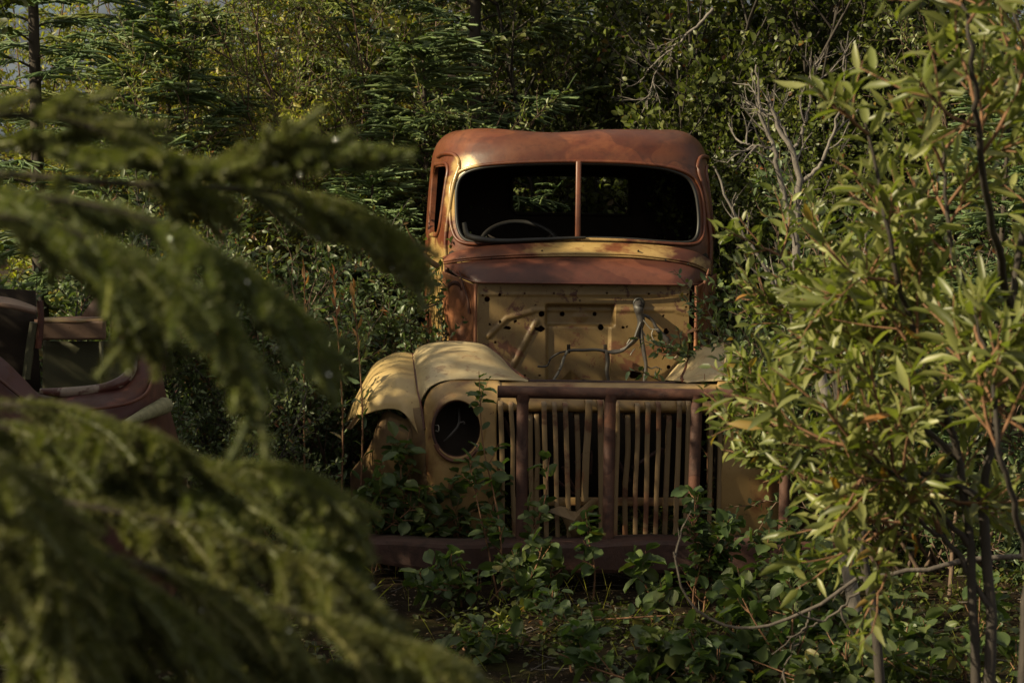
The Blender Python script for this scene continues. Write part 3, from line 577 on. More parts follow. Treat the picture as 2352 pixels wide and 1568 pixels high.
# header roll over the grille and bottom sheet behind it
rows = []
for py, yy in ((876, .42), (882, .38), (898, .342), (918, .312), (934, .30), (943, .315), (946, .38)):
    rows.append([T(1128, py, yy), T(1260, py + 1, yy), T(1400, py + 3, yy), T(1540, py + 4, yy), T(1665, py + 5, yy)])
patch('grille_header', rows, M['nose'], truck, 30, 60, .004, dent=.001)
Geo().add(*tube([T(1215, 877, .5), T(1380, 879, .5), T(1550, 882, .5)], .012, 8)).build('hood_catch_rail', M['bumper'], truck, 60)
q0, q1 = T(1180, 1150, .42), T(1640, 1153, .42); v, f = box(((q0 + q1) / 2), (q1[0] - q0[0], .02, .04)); bev(Geo().add(v, f).build('grille_crossbar', M['nose'], truck), .006)
q0, q1 = T(1160, 1236, .42), T(1645, 1240, .42); v, f = box(((q0 + q1) / 2), (q1[0] - q0[0], .03, .03)); bev(Geo().add(v, f).build('grille_base', M['bumper'], truck), .006)
# grille bars, each its own
BARS = [(1150, 928, 1153, 1238, .26, 13), (1174, 930, 1182, 1238, .26, 12), (1218, 955, 1219, 1238, .31, 13), (1233, 955, 1235, 1238, .30, 13), (1250, 929, 1255, 1238, .25, 13), (1274, 930, 1281, 1238, .25, 12), (1299, 931, 1308, 1238, .25, 13),
        (1325, 955, 1328, 1238, .31, 13), (1353, 922, 1343, 1150, .24, 18), (1379, 924, 1382, 1238, .25, 15), (1419, 928, 1413, 1238, .26, 11), (1442, 956, 1436, 1238, .31, 14), (1465, 933, 1459, 1238, .25, 12),
        (1489, 930, 1482, 1238, .25, 13), (1513, 929, 1505, 1238, .25, 12), (1537, 957, 1526, 1238, .31, 14), (1561, 925, 1551, 1238, .25, 13), (1581, 926, 1572, 1238, .26, 11), (1634, 940, 1628, 1238, .28, 12), (1655, 945, 1650, 1238, .30, 12)]
for i, (x0, y0, x1, y1, yy, w) in enumerate(BARS):
    a, b = T(x0, y0, yy), T(x1, y1, yy + .02); r = w / 2 / 560; rs2 = np.random.RandomState(i)
    prof_ = [a + np.array((0, .10, -.012)), a + np.array((0, .05, .004)), a + np.array((0, .018, 0)), a + np.array((0, .002, -.02)), a * .7 + b * .3 + rs2.randn(3) * .002, a * .4 + b * .6 + rs2.randn(3) * .002, b]
    p = crom(prof_, 26); an = np.arange(8) / 8 * 2 * np.pi + np.pi / 8
    Tn = norm(np.gradient(p, axis=0)); X = np.array([1., 0, 0]); B = norm(np.cross(Tn, X)); cq = lambda u: np.sign(u) * np.abs(u) ** .45
    V = p[:, None] + (X * cq(np.cos(an))[:, None] * r * 1.0)[None] + B[:, None] * (cq(np.sin(an)) * .008)[None, :, None]
    k = np.arange(25)[:, None] * 8; s = np.arange(8)[None]
    F_ = np.stack([k + s, k + (s + 1) % 8, k + 8 + (s + 1) % 8, k + 8 + s], -1).reshape(-1, 4)
    o = Geo().add(V.reshape(-1, 3), F_, [list(range(200, 208))]).build('grille_bar', M['bar'], truck, 50)
    if i == 8: o['label'] = 'bent grille bar leaning out of line'
# dark engine bay bits behind the grille
g = Geo().add(*box((0, .62, .58), (1.0, .04, .56))); g.build('radiator_core', M['dark'], truck)
for sx in (-1, 1): Geo().add(*box((sx * .51, .50, .56), (.01, .30, .58))).build('side_shroud', M['dark'], truck)
rs = np.random.RandomState(8)
for j in range(5):
    a = T(1200 + j * 70 + rs.rand() * 40, 980 + rs.rand() * 120, .5); Geo().add(*tube([a, a + rs.randn(3) * (.08, .02, .08), a + rs.randn(3) * (.12, .03, .12)], .007 + .006 * rs.rand(), 6)).build('engine_hose', M['bumper'], truck, 60)
# bent bracket fallen in the grille
o2 = [(1253, 1172), (1285, 1162), (1297, 1164), (1308, 1174), (1325, 1176), (1345, 1160), (1360, 1142), (1367, 1152), (1362, 1170), (1340, 1205), (1330, 1236), (1318, 1236), (1302, 1210), (1290, 1185), (1280, 1170)]
pts = [T(x, y, .215 + .03 * ((x - 1300) / 60)) for x, y in o2]; c = T(1318, 1195, .20)
o = Geo().add(np.array(pts + [c]), np.array([[i, (i + 1) % 15, 15] for i in range(15)])).build('bent_bracket', M['bar'], truck, 30); md = o.modifiers.new('s', 'SOLIDIFY'); md.thickness = .006; o['label'] = 'bent sheet bracket fallen against the bars'
# pipe guard and bumper
YG = .12
a, b = T(1143, 899, YG), T(1858, 908, YG)
guard = Geo().add(*tube([a, a * .5 + b * .5 + np.array((0, 0, -.004)), b], .0275, 16)).build('guard_rail', M['pipe'], truck, 60)
for x0, x1 in ((1201, 1197), (1402, 1396), (1601, 1590), (1808, 1800)):
    a, b = T(x0, 905, YG), T(x1, 1242, YG)
    Geo().add(*tube([a, b], .0265, 16, n=8)).add(*tube([a + (0, 0, .0), a - (0, 0, .035)], [.036, .028], 16)).build('guard_post', M['pipe'], truck, 60)
def bsec(x):                                          # bumper cross-section at x: set back towards the ends
    u = max(0, (abs(x) - .72) / .4); yb = .10 * u ** 1.6; return yb
xs = np.linspace(-1.11, 1.11, 60); ztop = T(1400, 1243, 0)[2]; zbot = T(1400, 1318, 0)[2]
sec = []
for x in xs:
    yb = bsec(x); tw = .006 * math.sin(x * 4) + .004 * math.sin(x * 11)
    dz = -.012 * (abs(x) / 1.1) ** 2 + tw; taper = .035 * max(0, (abs(x) - .8) / .3)
    sec.append([(x, .22 + yb, ztop + dz - .008), (x, .03 + yb, ztop + dz), (x, .008 + yb, ztop + dz - .006), (x, yb, ztop + dz - .022), (x, yb + .002, zbot + .02 + taper), (x, .010 + yb, zbot + .004 + taper), (x, .03 + yb, zbot + taper), (x, .16 + yb, zbot + taper)])
S_ = np.array(sec); o = Geo().add(S_.reshape(-1, 3), grid_faces(60, 8)[:, ::-1]).build('bumper', M['bumper'], truck, 24); md = o.modifiers.new('s', 'SOLIDIFY'); md.thickness = .008; md.offset = -1
rows = TR([(875, 1236, .18), (1000, 1222, .2), (1150, 1230, .18)], [(850, 1240, .1), (1000, 1236, .09), (1175, 1242, .06)])
# chassis rails, front tyres sunk in the soil
for sx in (-1, 1):
    v, f = box((sx * .38, 1.75, .40), (.08, 2.1, .14)); bev(Geo().add(v, f).build('chassis_rail', M['bumper'], truck), .005)
    a = np.linspace(0, 2 * np.pi, 48, endpoint=False)
    L_ = []
    for xo, rr in ((-.09, .22), (-.10, .30), (-.08, .37), (0, .385), (.08, .37), (.10, .30), (.09, .22)):
        L_.append(np.stack([sx * .86 + xo + 0 * a, 1.02 + rr * np.cos(a), .27 + rr * np.sin(a)], -1))
    w_ = empty('wheel'); w_.parent = truck
    Geo().add(np.concatenate(L_), np.concatenate([np.stack([np.arange(48) + 48 * q, (np.arange(48) + 1) % 48 + 48 * q, (np.arange(48) + 1) % 48 + 48 * q + 48, np.arange(48) + 48 * q + 48], -1) for q in range(6)])).build('tyre', M['rubber'], w_, 50)
    Geo().add(*tube([(sx * .86 - .07, 1.02, .27), (sx * .86 + .07, 1.02, .27)], .225, 32)).build('rim', M['bumper'], w_, 50)
v, f = box((0, 4.2, .72), (1.5, 2.1, .08)); bev(Geo().add(v, f).build('flatbed', M['bumper'], truck), .01)

# ------------------------------------------------------------------ wreck on the left
wreck = empty('wrecked_cab', P(330, 1050, 8.4).to_tuple()[:2] + (0,)); WO = np.array(wreck.location)
tag(wreck, 'maroon wrecked vehicle cab with empty window opening, half hidden by spruce boughs on the left', 'vehicle wreck')
def W(px, py, Y): return np.array(P(px, py, Y)) - WO
def WRr(*rows): return [[W(*q) for q in r] for r in rows]
rows = WRr([(-220, 640, 8.5), (-120, 730, 8.5), (0, 815, 8.5), (60, 868, 8.5), (100, 902, 8.5), (160, 900, 8.5), (231, 893, 8.5), (282, 876, 8.52), (305, 848, 8.55), (312, 815, 8.6), (330, 800, 8.66), (355, 805, 8.74), (366, 838, 8.82)],
           [(-220, 690, 8.42), (-120, 770, 8.42), (0, 855, 8.42), (60, 900, 8.42), (110, 924, 8.4), (170, 921, 8.4), (236, 915, 8.4), (290, 900, 8.42), (318, 870, 8.46), (326, 835, 8.52), (340, 825, 8.6), (358, 840, 8.7), (372, 870, 8.82)],
           [(-220, 720, 8.40), (-120, 800, 8.40), (0, 885, 8.38), (60, 930, 8.36), (110, 948, 8.34), (172, 944, 8.32), (240, 938, 8.32), (300, 926, 8.36), (334, 905, 8.42), (348, 880, 8.5), (360, 880, 8.6), (372, 890, 8.7), (381, 912, 8.82)],
           [(-220, 900, 8.35), (-120, 950, 8.32), (0, 985, 8.28), (60, 1005, 8.26), (112, 1010, 8.24), (175, 1008, 8.24), (245, 1004, 8.26), (310, 998, 8.34), (345, 990, 8.44), (362, 980, 8.54), (376, 975, 8.64), (388, 975, 8.75), (399, 977, 8.86)],
           [(-220, 1150, 8.30), (-120, 1150, 8.27), (0, 1150, 8.22), (60, 1150, 8.2), (112, 1150, 8.2), (175, 1150, 8.2), (245, 1150, 8.22), (310, 1145, 8.32), (350, 1140, 8.42), (375, 1130, 8.52), (392, 1120, 8.62), (408, 1110, 8.75), (424, 1100, 8.86)],
           [(-220, 1440, 8.30), (-120, 1440, 8.27), (0, 1440, 8.25), (60, 1445, 8.22), (112, 1450, 8.22), (175, 1465, 8.22), (245, 1475, 8.24), (310, 1470, 8.34), (350, 1450, 8.44), (375, 1420, 8.54), (395, 1380, 8.64), (412, 1340, 8.75), (425, 1300, 8.86)])
patch('body_panel', rows, M['maroon'], wreck, 110, 160, .006, dent=.007, seed=7)
for pts in ([(112, 946, 8.31), (172, 942, 8.29), (240, 936, 8.29), (300, 924, 8.33), (336, 903, 8.39), (350, 872, 8.49)], [(345, 992, 8.41), (330, 1060, 8.33), (322, 1150, 8.31), (318, 1300, 8.31)], [(-100, 790, 8.39), (0, 872, 8.37), (60, 918, 8.36), (110, 938, 8.35)]):
    Geo().add(*tube([W(*q_) for q_ in pts], .007, 6)).build('panel_seam', M['lip'], wreck, 60)
Geo().add(*tube([W(340, 1010, 8.38), W(372, 1040, 8.5), W(405, 1072, 8.70)], [.006, .010, .006], 6)).build('door_strap', M['oldyellow'], wreck, 60)
sl = [W(x, y, Y) for x, y, Y in ((92, 898, 8.47), (130, 901, 8.47), (180, 899, 8.47), (231, 893, 8.47), (268, 882, 8.47), (290, 868, 8.49), (305, 846, 8.52), (312, 817, 8.57))]
Geo().add(*tube(sl, [.012, .02, .022, .022, .024, .024, .02, .012], 10)).build('window_sill', M['maroon_sill'], wreck, 60)
for pts, w_, mt in (([(343, 822), (345, 740), (348, 637)], .013, 'oldyellow'), ([(334, 820), (332, 760), (336, 700)], .010, 'oldyellow'), ([(356, 820), (362, 740), (365, 660)], .012, 'oldyellow'), ([(315, 820), (312, 760), (305, 700), (290, 650)], .018, 'maroon'),
                    ([(372, 850), (380, 760), (382, 690), (376, 640)], .016, 'maroon'), ([(88, 800), (94, 740), (92, 690)], .014, 'maroon'), ([(60, 870), (70, 790), (78, 740)], .018, 'oldgreen')):
    o = Geo().add(*tube([W(x, y, 8.75) for x, y in pts], w_, 6)).build('window_post', M[mt], wreck, 40)
rows = WRr([(244, 668, 8.9), (256, 652, 8.9), (275, 646, 8.9), (296, 652, 8.9), (310, 680, 8.9)], [(240, 690, 8.75), (256, 672, 8.7), (276, 668, 8.7), (300, 674, 8.7), (318, 700, 8.75)], [(258, 705, 8.7), (268, 700, 8.66), (284, 700, 8.64), (302, 715, 8.66), (320, 760, 8.7)], [(300, 760, 8.7), (306, 765, 8.66), (312, 770, 8.66), (318, 780, 8.66), (326, 800, 8.7)])
patch('torn_corner', rows, M['pinkmetal'], wreck, 24, 24, .006, dent=.004, seed=1)
rows = WRr([(-60, 676, 9.1), (0, 680, 9.1), (40, 688, 9.1), (85, 705, 9.1)], [(-60, 690, 8.9), (0, 696, 8.9), (40, 702, 8.9), (85, 712, 8.9)]); patch('dash_edge', rows, M['pinkmetal'], wreck, 10, 20, .02)
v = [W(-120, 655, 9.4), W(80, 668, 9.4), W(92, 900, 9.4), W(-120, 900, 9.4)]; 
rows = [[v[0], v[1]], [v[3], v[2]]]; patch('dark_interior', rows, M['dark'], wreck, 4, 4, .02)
rows = WRr([(76, 728, 9.5), (160, 727, 9.5), (240, 726, 9.5)], [(80, 735, 9.3), (160, 735, 9.3), (242, 734, 9.3)]); patch('bench_top', rows, M['oldyellow'], wreck, 8, 20, .012, dent=.003)
rows = WRr([(80, 738, 9.3), (160, 738, 9.3), (242, 737, 9.3)], [(82, 780, 9.32), (160, 781, 9.32), (242, 780, 9.32)]); patch('bench_rail', rows, M['pinkmetal'], wreck, 8, 20, .02, dent=.002)
rows = WRr([(98, 783, 9.4), (170, 784, 9.4), (300, 783, 9.4)], [(98, 930, 9.4), (170, 930, 9.4), (300, 930, 9.4)]); patch('green_panel', rows, M['oldgreen'], wreck, 12, 20, .02, dent=.004)
for x in (232,): Geo().add(*tube([W(x, 784, 9.33), W(x + 4, 920, 9.33)], .010, 4, n=3)).build('panel_rib', M['oldgreen'], wreck)
v = [W(186, 727, 9.4), W(223, 678, 9.42), W(236, 700, 9.42), W(240, 726, 9.4)]; o = Geo().add(v, [[0, 1, 2, 3]]).build('torn_sheet', M['pinkmetal'], wreck); md = o.modifiers.new('s', 'SOLIDIFY'); md.thickness = .008
c0, c1 = W(286, 972, 8.2), W(378, 931, 8.55); o = Geo().add(*tube([c0, c0 * .5 + c1 * .5, c1, c1 + (c1 - c0) * .02], [.012, .026, .036, .02], 10)).build('trim_strip', M['straw'], wreck, 50)
o.scale = (1, 1, 1)
Geo().add(*tube([W(250, 1500, 8.9), W(380, 1500, 8.9)], .27, 28)).build('tyre', M['rubber'], wreck, 50)
# ------------------------------------------------------------------ vegetation generators
Z = np.array([0, 0, 1.])
def interp_path(PP, idx, t):
    K = PP.shape[1]; u = t * (K - 1); i = np.minimum(u.astype(int), K - 2); f = (u - i)[:, None]
    a, b = PP[idx, i], PP[idx, i + 1]; return a * (1 - f) + b * f, norm(b - a)
def perp(rs, Tn):
    r = rs.randn(*Tn.shape); r -= (r * Tn).sum(-1, keepdims=True) * Tn; return norm(r)
def grow(rs, PP, n, t0, t1, L, ang, up=0., K=5, wig=.12, fall=0., flat=None, dz=0.):
    Nn = len(PP); idx = np.repeat(np.arange(Nn), n); t = rs.uniform(t0, t1, len(idx)); s, Tn = interp_path(PP, idx, t)
    pr = perp(rs, Tn)
    if flat is not None:                             # keep laterals in one plane (spruce sprays)
        side = norm(np.cross(Tn, Z)) * np.where(rs.rand(len(idx), 1) < .5, -1, 1); pr = norm(side * flat + pr * (1 - flat) + dz * Z)
    a = ang * rs.uniform(.7, 1.3, (len(idx), 1)); d = norm(Tn * np.cos(a) + pr * np.sin(a))
    Ls = (L * rs.uniform(.6, 1.25, len(idx)) * (1 - fall * t))[:, None] / (K - 1); out = [s]
    for k in range(K - 1):
        d = norm(d + wig * rs.randn(*d.shape) + up * Z); out.append(out[-1] + d * Ls)
    return np.stack(out, 1), t
def taper(n, K, r0, r1): return np.tile(np.linspace(r0, r1, K), (n, 1))
T4 = (np.array([(0, 0, 0), (.45, .5, .07), (1, 0, -.06), (.45, -.5, .07)]), [np.array([[0, 1, 2], [0, 2, 3]])])
T8 = (np.array([(0, 0, 0), (.3, .44, .07), (.3, 0, 0), (.3, -.44, .07), (.66, .38, .05), (.66, 0, -.03), (.66, -.38, .05), (1, 0, -.13)]),
      [np.array([[0, 1, 2], [0, 2, 3], [4, 7, 5], [5, 7, 6]]), np.array([[1, 4, 5, 2], [2, 5, 6, 3]])])
_t = np.linspace(0, 1, 7)
def hero():                                          # toothed leaf with raised side veins
    V, Q = [(0, 0, 0)], []
    prof_ = [0, .36, .50, .50, .40, .22]
    for i in range(1, 6):
        a = i / 6; w = prof_[i]
        for j, b in enumerate((-1, -.5, 0, .5, 1)):
            V.append((a + .05 * abs(b) + (.03 if abs(b) == 1 else 0), w * b, (.10 * abs(b) - .16 * a * a) + (.012 if i % 2 else -.012) * (abs(b) > .2)))
    V.append((1, 0, -.17)); tri = [[0, 1 + j, 2 + j] for j in range(4)] + [[21 + j, 26, 22 + j] for j in range(4)]
    for i in range(4):
        for j in range(4): q = 1 + i * 5 + j; Q.append([q, q + 5, q + 6, q + 1])
    return np.array(V), [np.array(tri), np.array(Q)]
TH_ = hero()
def put_leaves(g, pos, d, nrm, L, Wd, tm):
    V, Fs = tm; side = np.cross(d, nrm); L = np.broadcast_to(L, (len(pos),))[:, None, None]; Wd = np.broadcast_to(Wd, (len(pos),))[:, None, None]
    P_ = pos[:, None] + d[:, None] * V[None, :, 0:1] * L + side[:, None] * V[None, :, 1:2] * Wd + nrm[:, None] * V[None, :, 2:3] * L
    off = (np.arange(len(pos)) * len(V))[:, None, None]; g.add(P_.reshape(-1, 3), *[(f[None] + off).reshape(-1, f.shape[1]) for f in Fs])
def leafy(g, rs, tw, per, L, ratio, tm, t0=.1, fwd=.5, upn=.7, jit=.35, flop=0.):
    Nn = len(tw); idx = np.repeat(np.arange(Nn), per); t = np.tile(np.linspace(t0, 1, per), Nn) * rs.uniform(.9, 1, Nn * per); s, Tn = interp_path(tw, idx, np.clip(t, 0, .999))
    A, B = frames(Tn); az = (np.tile(np.arange(per), Nn) * 2.4 + rs.rand(Nn).repeat(per) * 6.3)[:, None]
    pr = A * np.cos(az) + B * np.sin(az); d = norm(Tn * fwd + pr * (1 - fwd) * 1.3 + jit * rs.randn(len(s), 3) - flop * Z)
    up = Z * upn + rs.randn(len(s), 3) * (1 - upn); nrm = norm(up - (up * d).sum(-1, keepdims=True) * d)
    Ls = L * rs.uniform(.6, 1.2, len(s)); put_leaves(g, s + d * .004, d, nrm, Ls, Ls * ratio * rs.uniform(.85, 1.15, len(s)), tm)
def needles(g, rs, tw, per, L, w, fwd=.6, t0=.02):
    Nn = len(tw); idx = np.repeat(np.arange(Nn), per); t = rs.uniform(t0, .999, Nn * per); s, Tn = interp_path(tw, idx, t); pr = perp(rs, Tn)
    pr = norm(pr + Z * .25); d = norm(Tn * fwd + pr); side = np.cross(d, rs.randn(len(s), 3)); side = norm(side) * w / 2; Ls = (L * rs.uniform(.7, 1.15, len(s)) * np.clip(1.25 - .6 * t, .5, 1))[:, None]
    V = np.stack([s - side, s + side, s + d * Ls], 1); g.add(V.reshape(-1, 3), np.arange(len(s) * 3).reshape(-1, 3))

# leaf and wood materials
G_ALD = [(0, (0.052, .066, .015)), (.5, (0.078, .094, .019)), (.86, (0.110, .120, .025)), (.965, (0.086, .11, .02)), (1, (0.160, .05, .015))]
G_WIL = [(0, (0.085, .108, .028)), (.5, (0.130, .152, .040)), (.84, (0.20, .215, .078)), (.97, (0.172, .19, .06)), (1, (0.260, .13, .03))]
G_YEL = [(0, (.155, .165, .026)), (.5, (.225, .225, .036)), (.9, (.32, .285, .065)), (1, (0.220, .11, .03))]
G_GRY = [(0, (0.052, .078, .034)), (.6, (0.077, .11, .048)), (.95, (0.112, .135, .05)), (1, (0.180, .07, .03))]
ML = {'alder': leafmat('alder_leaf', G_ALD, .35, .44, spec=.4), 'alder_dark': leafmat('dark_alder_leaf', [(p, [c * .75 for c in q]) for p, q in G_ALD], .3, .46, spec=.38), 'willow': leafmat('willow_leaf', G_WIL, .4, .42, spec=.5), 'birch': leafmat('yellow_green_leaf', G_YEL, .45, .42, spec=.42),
      'grey': leafmat('grey_green_leaf', G_GRY, .3, .42, spec=.4), 'sapling': leafmat('sapling_leaf', [(0, (.048, .075, .026)), (.6, (.068, .098, .034)), (.95, (.095, .12, .036)), (1, (.14, .12, .03))], .4, .46, spec=.38),
      'spruce': leafmat('spruce_needle', [(0, (0.103, .145, .040)), (.6, (0.163, .205, .055)), (1, (0.241, .26, .08))], .35, .45, spec=.35),
      'spruce_blue': leafmat('blue_spruce_needle', [(0, (0.073, .115, .048)), (.6, (0.116, .165, .065)), (1, (0.181, .22, .09))], .3, .42, spec=.4),
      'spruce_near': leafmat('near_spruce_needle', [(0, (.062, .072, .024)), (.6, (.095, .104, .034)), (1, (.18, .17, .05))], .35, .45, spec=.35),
      'red': leafmat('red_leaf', [(0, (.34, .13, .06)), (.5, (.26, .15, .06)), (1, (.42, .19, .09))], .4, .4)}
MB_ = {'dark': barkmat('dark_bark', (.012, .009, .007), (.045, .034, .026), 20), 'grey': barkmat('grey_bark', (.06, .05, .043), (.19, .165, .145), 30), 'mid': barkmat('weathered_bark', (.035, .028, .022), (.10, .08, .065), 30), 'twig': barkmat('brown_twig', (.05, .03, .02), (.13, .08, .05), 40), 'red': barkmat('red_twig', (.08, .035, .018), (.22, .11, .05), 40),
       'spruce': barkmat('spruce_bark', (.016, .011, .008), (.05, .035, .022), 30)}

def shrub_geo(seed, h, spread, nst, nb, ntw, per, L, ratio, tm=T4, lean=(0, 0), lowf=.12, r0=.018, upb=.08, twl=.3, brl=.7):
    rs = np.random.RandomState(seed); base = np.stack([rs.randn(nst) * .12, rs.randn(nst) * .12, np.zeros(nst) - .05], -1)
    an = rs.rand(nst) * 2 * np.pi; d = norm(np.stack([np.cos(an) * spread + lean[0], np.sin(an) * spread + lean[1], np.ones(nst)], -1)); K = 9; out = [base]
    Ls = (h * rs.uniform(.65, 1.05, nst))[:, None] / (K - 1)
    for k in range(K - 1): d = norm(d + .10 * rs.randn(nst, 3) + upb * Z); out.append(out[-1] + d * Ls)
    st = np.stack(out, 1); w = Geo().add(*tubes(st, taper(nst, K, r0, r0 * .25), 6))
    br, _ = grow(rs, st, nb, lowf, .98, h * .30 * brl / .7, .75, .06, 6, .16, .35); w.add(*tubes(br, taper(len(br), 6, r0 * .35, r0 * .12), 4))
    tw, _ = grow(rs, br, ntw, .15, 1, twl, .7, .05, 4, .18); w.add(*tubes(tw, taper(len(tw), 4, .003, .0012), 3))
    tw = np.concatenate([tw, br[:, 2:]]) if br.shape[1] - 2 == 4 else tw
    g = Geo(); leafy(g, rs, tw, per, L, ratio, tm, upn=.32); return w, g
def spruce_geo(seed, h, rad, nbr, nl, per, L=.015, w=.0038, low=.05, r0=.07, droop=-.10, sub=0, bare=.0):
    rs = np.random.RandomState(seed); K = 12; tr = np.stack([.04 * np.sin(np.linspace(0, 4, K) + seed) * np.linspace(0, 1, K), .04 * np.cos(np.linspace(0, 3, K)) * np.linspace(0, 1, K), np.linspace(-.05, h, K)], -1)[None]
    wd = Geo(); trunk = Geo().add(*tubes(tr, taper(1, K, r0, .008), 10))
    t = np.linspace(low, .985, nbr) + rs.uniform(-.01, .01, nbr); s, _ = interp_path(tr, np.zeros(nbr, int), np.clip(t, 0, .999)); az = np.arange(nbr) * 2.4 + rs.uniform(-.4, .4, nbr)
    d = norm(np.stack([np.cos(az), np.sin(az), .25 + .9 * t ** 2], -1)); L0 = rad * (1 - t) ** .75 * rs.uniform(.7, 1.15, nbr) + .10; K2 = 9; out = [s]
    for k in range(K2 - 1): d = norm(d + .05 * rs.randn(nbr, 3) + (droop + .045 * k * (k > 3)) * Z); out.append(out[-1] + d * (L0[:, None] / (K2 - 1)))
    br = np.stack(out, 1); wd.add(*tubes(br, np.linspace(.011, .002, K2)[None] * (L0[:, None] / rad + .3), 4))
    lat, tt = grow(rs, br, nl, max(.08, bare), .98, .34, .85, -.06, 6, .05, .55, flat=.92, dz=-.12); 
    g = Geo().add(*tubes(lat, taper(len(lat), 6, .0095, .0055), 5)); needles(g, rs, lat, per, L, w); g.add(*tubes(br[:, 3:], taper(len(br), 6, .009, .005), 5)); needles(g, rs, br[:, 4:], int(per * 1.6), L, w)
    if sub:
        l2, _ = grow(rs, lat, sub, .1, .9, .10, .8, -.04, 4, .05, .4, flat=.9); needles(g, rs, l2, int(per * .5), L, w); g.add(*tubes(l2, taper(len(l2), 4, .008, .005), 4))
    return trunk, wd, g
class Plant:                                         # wood mesh + leaf mesh, placed many times
    def __init__(s, kind, parts): s.kind = kind; s.parts = parts          # parts: (name, mesh, child-of-first?)
    def put(s, loc, sc=1., rz=0., label=None, cat='shrub', group=None, sx=1.):
        e = empty(s.kind, loc, rz); e.scale = (sc * sx, sc * sx, sc); tag(e, label, cat, group)
        for nm, me in s.parts:
            o = bpy.data.objects.new(nm, me); col.objects.link(o); o.parent = e
        return e
def mk(name, geo, mat): me = geo.mesh(name); me.materials.append(mat); me.shade_smooth() if 'needle' not in name else None; return me
def shrub(kind, leaf, bark, *a, **k):
    w, g = shrub_geo(*a, **k); return Plant(kind, [('stems', mk('stems', w, MB_[bark])), ('foliage', mk('foliage', g, ML[leaf]))])
def spruce(kind, leaf, *a, **k):
    t, w, g = spruce_geo(*a, **k); return Plant(kind, [('trunk', mk('trunk', t, MB_['spruce'])), ('branches', mk('branches', w, MB_['spruce'])), ('crown', mk('needles', g, ML[leaf]))])

SPR = [spruce('spruce_tree', 'spruce_blue', 21, 6.2, 1.6, 90, 24, 64, sub=3, low=.08), spruce('spruce_tree', 'spruce', 22, 5.4, 1.35, 84, 22, 64, sub=3, low=.04, droop=-.12), spruce('spruce_tree', 'spruce_blue', 23, 2.4, .85, 52, 18, 60, sub=3, low=.03, r0=.03)]
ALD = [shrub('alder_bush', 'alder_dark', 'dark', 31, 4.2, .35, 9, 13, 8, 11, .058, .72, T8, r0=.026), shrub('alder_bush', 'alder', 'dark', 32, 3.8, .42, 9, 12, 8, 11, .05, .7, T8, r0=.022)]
WIL = [shrub('willow_bush', 'birch', 'twig', 41, 3.9, .30, 12, 12, 8, 11, .060, .46, T8, r0=.018), shrub('willow_bush', 'willow', 'twig', 42, 3.4, .32, 12, 12, 8, 12, .045, .40, T4, r0=.016)]
GRY = [shrub('willow_shrub', 'grey', 'twig', 51, 1.5, .6, 14, 9, 6, 12, .042, .45, T8, r0=.010, twl=.18, brl=.8), shrub('willow_shrub', 'grey', 'dark', 52, 1.3, .7, 12, 9, 6, 11, .036, .5, T8, r0=.010, twl=.15, brl=.8)]

